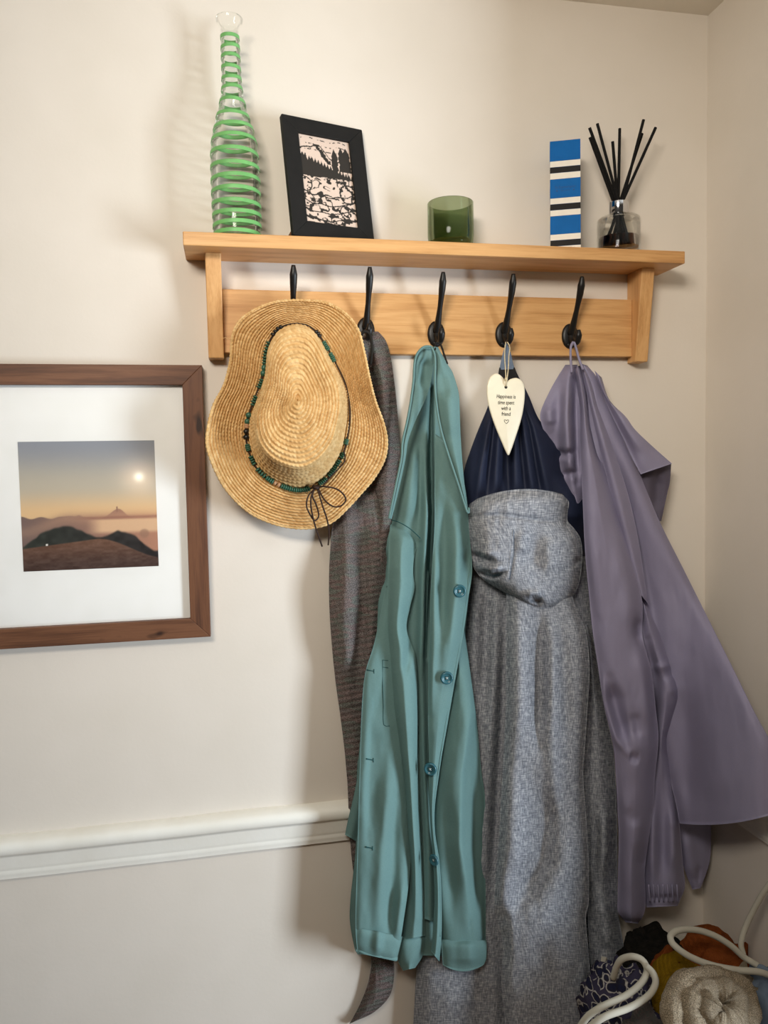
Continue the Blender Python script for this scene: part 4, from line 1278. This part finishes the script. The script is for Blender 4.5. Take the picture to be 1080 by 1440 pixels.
shell('back_sleeve', [(902, 846, 908, 850), (904, 890, 929, 894), (911, 930, 945, 944), (917, 975, 957, 980), (921, 1010, 947, 1012), (922, 1042, 938, 1042), (917, 1085, 945, 1090), (911, 1140, 955, 1155), (907, 1200, 961, 1220), (906, 1240, 963, 1248), (907, 1264, 957, 1264), (909, 1276, 953, 1274)],
      [(846, .094), (980, .110), (1050, .098), (1276, .092)], PU, pc, 44, 150, 0.028, 0.020, 9,
      [([(912, 900), (922, 960), (918, 1030)], -.014, 7, 8), ([(918, 938), (932, 936), (944, 934)], .008, 8, 3), ([(940, 950), (950, 980)], .006, 8, 8), ([(930, 1060), (932, 1160), (930, 1250)], -.010, 9, 9), ([(946, 1130), (948, 1230)], .008, 8, 8),
       ([(918, 1120), (917, 1250)], .006, 6, 6), ([(908, 1263), (957, 1262)], -.005, 3, 3)], seed=49)
for k in range(7):
    cu = 912 + k * 6.6
    pxtube('cuff_gather', [(cu, 1244, .094), (cu + 1, 1256, .097), (cu + 1.5, 1268, .094)], 0.0014, PU, pc, 6, 10)
shell('sleeve', [(806, 516, 818, 514), (811, 545, 824, 542), (815, 575, 828, 575), (815, 610, 834, 610), (816, 640, 844, 640), (817.5, 664, 852, 664), (820, 720, 869, 722), (823, 780, 886, 780), (829, 845, 903, 845), (833, 885, 904, 895), (841, 938, 916, 943), (849, 990, 922, 995), (862, 1048, 926, 1040), (866, 1093, 921, 1093),
                 (868, 1134, 919, 1134), (870, 1176, 911, 1190), (869, 1229, 906.5, 1229), (868.5, 1262, 908, 1262), (869, 1282, 906, 1284), (880, 1297, 897, 1299)],
      [(514, .058), (600, .078), (720, .096), (900, .116), (1050, .130), (1150, .118), (1300, .108)], PU, pc, 60, 220, 0.040, 0.026, 14,
      [([(826, 570), (838, 625), (846, 660)], -.012, 4, 5), ([(820, 570), (820, 640), (830, 760), (842, 860)], .008, 8, 14), ([(868, 760), (884, 830), (890, 900)], .006, 14, 10), ([(896, 868), (897, 905)], -.010, 5, 7), ([(846, 938), (852, 990), (866, 1040), (884, 1062)], .008, 5, 5),
       ([(858, 955), (868, 1000), (882, 1048)], -.018, 9, 10), ([(896, 900), (906, 960), (914, 1030)], .009, 10, 8), ([(892, 1000), (898, 1040)], -.006, 7, 6), ([(884, 1064), (900, 1069)], -.006, 5, 7), ([(874, 1090), (884, 1180), (884, 1280)], .006, 10, 14), ([(876, 1140), (902, 1156)], -.0025, 8, 9), ([(893, 1210), (907, 1218)], -.003, 5, 6), ([(898, 1150), (896, 1200)], .005, 8, 8)], seed=51, noise=.0012, botedge=True)
shell('front_edge', [(816, 514, 822, 515), (822, 540, 832, 540), (830, 575, 842, 575), (838, 610, 856, 612), (848, 650, 870, 652), (860, 700, 886, 705), (872, 745, 898, 760), (884, 790, 906, 812), (896, 830, 912, 850)],
      [(514, .056), (620, .070), (840, .086)], PU, pc, 22, 90, 0.016, 0.012, 7, [([(830, 560), (860, 670), (890, 790)], .005, 6, 6)], seed=53, noise=.001)
pxtube('hanging_loop', [(804, 524, .066), (802.5, 505, .058), (803, 487, .052), (806, 481, .050)], 0.0022, PU, pc)
pxtube('hanging_loop', [(820, 520, .062), (814, 504, .056), (810, 489, .052), (807, 481, .050)], 0.0022, PU, pc)

# ------------------------------------------------------------------ ceramic heart tag
hD = 0.092
heart = thing('ceramic_heart', 'cream ceramic heart tag with black lettering hanging from the fourth hook', 'ornament', W(714.6, 640, hD - .01))
ho = [(684.4, 543), (688, 532), (695, 525.5), (701, 526), (706.7, 530.5), (711.5, 536.5), (718, 533), (726, 531.5), (733, 535), (737, 543), (738, 554), (736, 575), (731.7, 594), (724.7, 616), (716, 640), (714, 640.5), (705, 621), (695.6, 598), (688, 575), (684.6, 557)]
hp = spline(np.array(ho + ho[:1]), 121)[:-1]
hcn = np.array([711, 572])
V, F = [], []
for k, d in ((0.0, .0), (.90, .0), (.97, -.0007), (1.0, -.0022), (1.0, -.0045), (.97, -.0058), (0.0, -.006)):
    p = hcn + (hp - hcn) * max(k, .001)
    V.append(W(p[:, 0], p[:, 1], hD + d))
V = np.concatenate(V)
mesh('heart_plaque', V, [tuple(q[::-1]) for q in grid_faces(7, 120, 0, True)], M['ceramic'], heart, auto=60)
an = np.linspace(0, 2 * math.pi, 20, endpoint=False)
mesh('string_hole', W(711.5 + 2.1 * np.cos(an), 544.5 + 2.1 * np.sin(an), hD + .0003), [tuple(range(19, -1, -1))], M['black_ink'], heart, smooth=False)
exh = np.array([math.cos(-0.03), 0, math.sin(-0.03)])
ezh = np.array([-exh[2], 0, exh[0]])
for s_, lv, sz in (('Happiness is', 557.8, .0088), ('time spent', 566.3, .0088), ('with a', 574.4, .0088), ('friend', 582.4, .0088)):
    text('lettering', s_, sz, W(711.5, lv, hD), exh * .74, ezh, np.array([0, -1.0, 0]), M['black_ink'], heart, .12, .0003, 1.0, 0.00008)
sh = [(712.2, 596), (709.3, 592.5), (709.5, 590.6), (711, 590.4), (712.2, 591.8), (713.5, 590.4), (715, 590.6), (715.2, 592.5), (712.2, 596)]
pxtube('printed_heart', [(a, b, hD + .0002) for a, b in sh], 0.00035, M['black_ink'], heart, 6, 40)
pxtube('hanging_string', [(711.5, 544, hD), (711.5, 537, hD + .004), (710.8, 520, hD - .012), (709.6, 500, hD - .030), (710.2, 488, .058), (711.4, 481, .055)], 0.0009, M['string'], heart, 8, 30)
pxtube('hanging_string', [(711.5, 544, hD), (712.3, 537, hD + .004), (714.6, 520, hD - .012), (715.6, 500, hD - .030), (716.8, 488, .058), (713.5, 481, .056)], 0.0009, M['string'], heart, 8, 30)
pxtube('string_knot', [(711.3, 535, hD + .004), (711.9, 532, hD + .003)], 0.0026, M['string'], heart, 10, 6)

# ------------------------------------------------------------------ basket of scarves in the corner
BX0, BX1, BY0, BY1 = 0.662, 0.897, -0.41, -0.035
BZ = 0.665
bk_ = thing('rope_handled_basket', 'tall pale canvas basket with thick white rope handles holding scarves in the corner', 'basket', ((BX0 + BX1) / 2, (BY0 + BY1) / 2, 0))


def rrect(x0, x1, y0, y1, r, n=10):
    P = []
    for cx, cy, a0 in ((x1 - r, y1 - r, 0), (x0 + r, y1 - r, 90), (x0 + r, y0 + r, 180), (x1 - r, y0 + r, 270)):
        for a in np.radians(np.linspace(a0, a0 + 90, n)):
            P.append((cx + r * math.cos(a), cy + r * math.sin(a)))
    return np.array(P)


V, rings = [], [(0.03, 0.001), (0.012, 0.002), (0.010, 0.05), (0.006, 0.2), (0.0, 0.4), (0.002, BZ - 0.02), (0.0, BZ), (0.006, BZ), (0.008, BZ - 0.02), (0.012, 0.4), (0.018, 0.05), (0.018, 0.01)]
for ins, z in rings:
    p = rrect(BX0 + ins, BX1 - ins, BY0 + ins, BY1 - ins, 0.07)
    V.append(np.column_stack([p, np.full(len(p), z)]))
k = len(V[0])
F = [tuple(q[::-1]) for q in grid_faces(len(rings), k, 0, True)] + [tuple(range(k)), tuple((len(rings) - 1) * k + j for j in range(k - 1, -1, -1))]
V = np.concatenate(V)
mesh('basket_body', V, F, M['canvas'], bk_, uv=V[:, [0, 2]] * 8, auto=50)
ro = 0.0050
pxtube('rope_handle', [(806, 1460, .24), (826, 1430, .255), (848, 1415, .262), (880, 1400, .262), (902, 1382, .255), (910, 1364, .245), (903, 1350, .235), (888, 1345, .225), (872, 1351, .21), (862, 1375, .19)], ro, M['rope'], bk_, 12, 70)
pxtube('rope_handle', [(808, 1475, .26), (828, 1446, .275), (850, 1430, .282), (885, 1417, .282), (912, 1400, .275), (922, 1382, .265), (918, 1368, .255), (908, 1358, .245)], ro, M['rope'], bk_, 12, 70)
pxtube('rope_handle', [(1095, 1377, .25), (1068, 1367, .255), (1035, 1364, .255), (1000, 1357, .25), (968, 1344, .24), (946, 1327, .23), (943, 1316, .22), (955, 1308, .21), (980, 1308, .20), (1005, 1316, .20), (1028, 1330, .205), (1046, 1346, .21), (1066, 1358, .22)], ro, M['rope'], bk_, 12, 110)
pxtube('rope_handle', [(1100, 1225, .24), (1080, 1246, .225), (1064, 1272, .21), (1050, 1300, .20), (1042, 1326, .20), (1046, 1345, .205)], ro * .9, M['rope'], bk_, 12, 50)


def blob(name, u, v, D, ax, mat, label, cat='scarf', seed=1, amp=.14, nf=3.0, group=None, flat=1.0):
    """A bunched scarf: lumpy rounded heap about the point (u, v, D)."""
    c = W(u, v, D) - np.array([0, 0, .05])
    ax = (ax[0], ax[1], ax[2] + .05)
    n, m = 56, 34
    th_ = np.linspace(0, 2 * math.pi, n + 1)[None, :] * np.ones((m, 1))
    ph_ = np.linspace(0.02, math.pi - .02, m)[:, None] * np.ones((1, n + 1))
    x, y, z = np.sin(ph_) * np.cos(th_), np.sin(ph_) * np.sin(th_), np.cos(ph_)
    cx = np.cos(th_ * 1.0) * np.sin(ph_)
    r = 1 + amp * vnoise(nf * x + 9, nf * y + nf * z * 1.7 + 9, seed) + amp * .6 * vnoise(nf * 2 * y + 9, nf * 2 * z + nf * x + 9, seed + 1) + amp * .5 * np.abs(np.sin(4 * z + 3 * x + seed))
    V = np.stack([x * r * ax[0], y * r * ax[1], z * r * ax[2]], -1).reshape(-1, 3) + c
    V[:, 0] = np.minimum(V[:, 0], RWX - 0.006)
    V[:, 1] = np.minimum(V[:, 1], -0.008)
    uvp = np.stack([th_ * 1.2, ph_ * 1.2], -1).reshape(-1, 2)
    o = mesh(name, V, [tuple(q) for q in grid_faces(m, n + 1)], mat, None, uv=uvp)
    return tag(o, label, cat, group)


blob('wool_bundle', 918, 1356, .080, (.070, .045, .066), M['knit_black'], 'black woolly bundle in the basket below the lilac coat sleeve', 'scarf', 3)
blob('rust_scarf', 1003, 1362, .12, (.072, .07, .066), M['knit_rust'], 'rust orange knitted scarf inside the looped rope handle', 'scarf', 5)
blob('rust_scarf_end', 938, 1378, .12, (.045, .045, .045), M['knit_rust'], 'dark rust scarf end beside the black woolly bundle', 'scarf', 15)
blob('mustard_scarf', 955, 1410, .17, (.070, .07, .062), M['knit_yellow'], 'mustard yellow knitted scarf in the middle of the basket', 'scarf', 7)
blob('patterned_scarf', 872, 1418, .165, (.055, .070, .070), M['pattern'], 'navy and white patterned scarf under the two rope handles', 'scarf', 9, .2, 4)
blob('blue_scarf', 1084, 1424, .24, (.040, .06, .06), M['cloth_blue'], 'grey blue cloth tucked beside the right wall', 'scarf', 11)
blob('beige_scarf', 1040, 1394, .22, (.036, .04, .034), M['knit_beige'], 'folded beige scarf end behind the rolled knit', 'scarf', 13)
blob('grey_scarf', 915, 1466, .25, (.05, .06, .045), M['knit_grey'], 'dark grey cloth below the patterned scarf', 'scarf', 17)

# rolled beige knit, coiled like a bun
rs = thing('rolled_knit_scarf', 'chunky beige knitted scarf rolled into a coil in the basket', 'scarf', W(1003, 1440, .32) - np.array([0, 0, .05]))
cc = W(1003, 1424, .31)
a_ = np.linspace(0, 2 * math.pi * 2.25, 200)
rad_ = .012 + .050 * a_ / a_[-1]
nx, ny = np.array([1.0, 0.1, 0]), np.array([0.05, .62, .52])
pts = cc + np.outer(rad_ * np.cos(a_ + 2.2) * 1.12, nx) + np.outer(rad_ * np.sin(a_ + 2.2), ny) + np.outer(.028 * (1 - a_ / a_[-1]), np.array([0, -.6, .7]))
rr_ = .0185 + .0025 * np.sin(a_ * 3.1) + .0015 * np.sin(a_ * 7.7)
V, F = tube_vf(pts, rr_, 28)
V = V + (RNG.normal(0, .0005, V.shape))
uvk = np.stack([np.tile(np.arange(28) / 28 * 1.2, 200), np.repeat(np.arange(200) / 200 * 7, 28)], -1)
mesh('coil', V, F, M['knit_beige'], rs, uv=uvk)
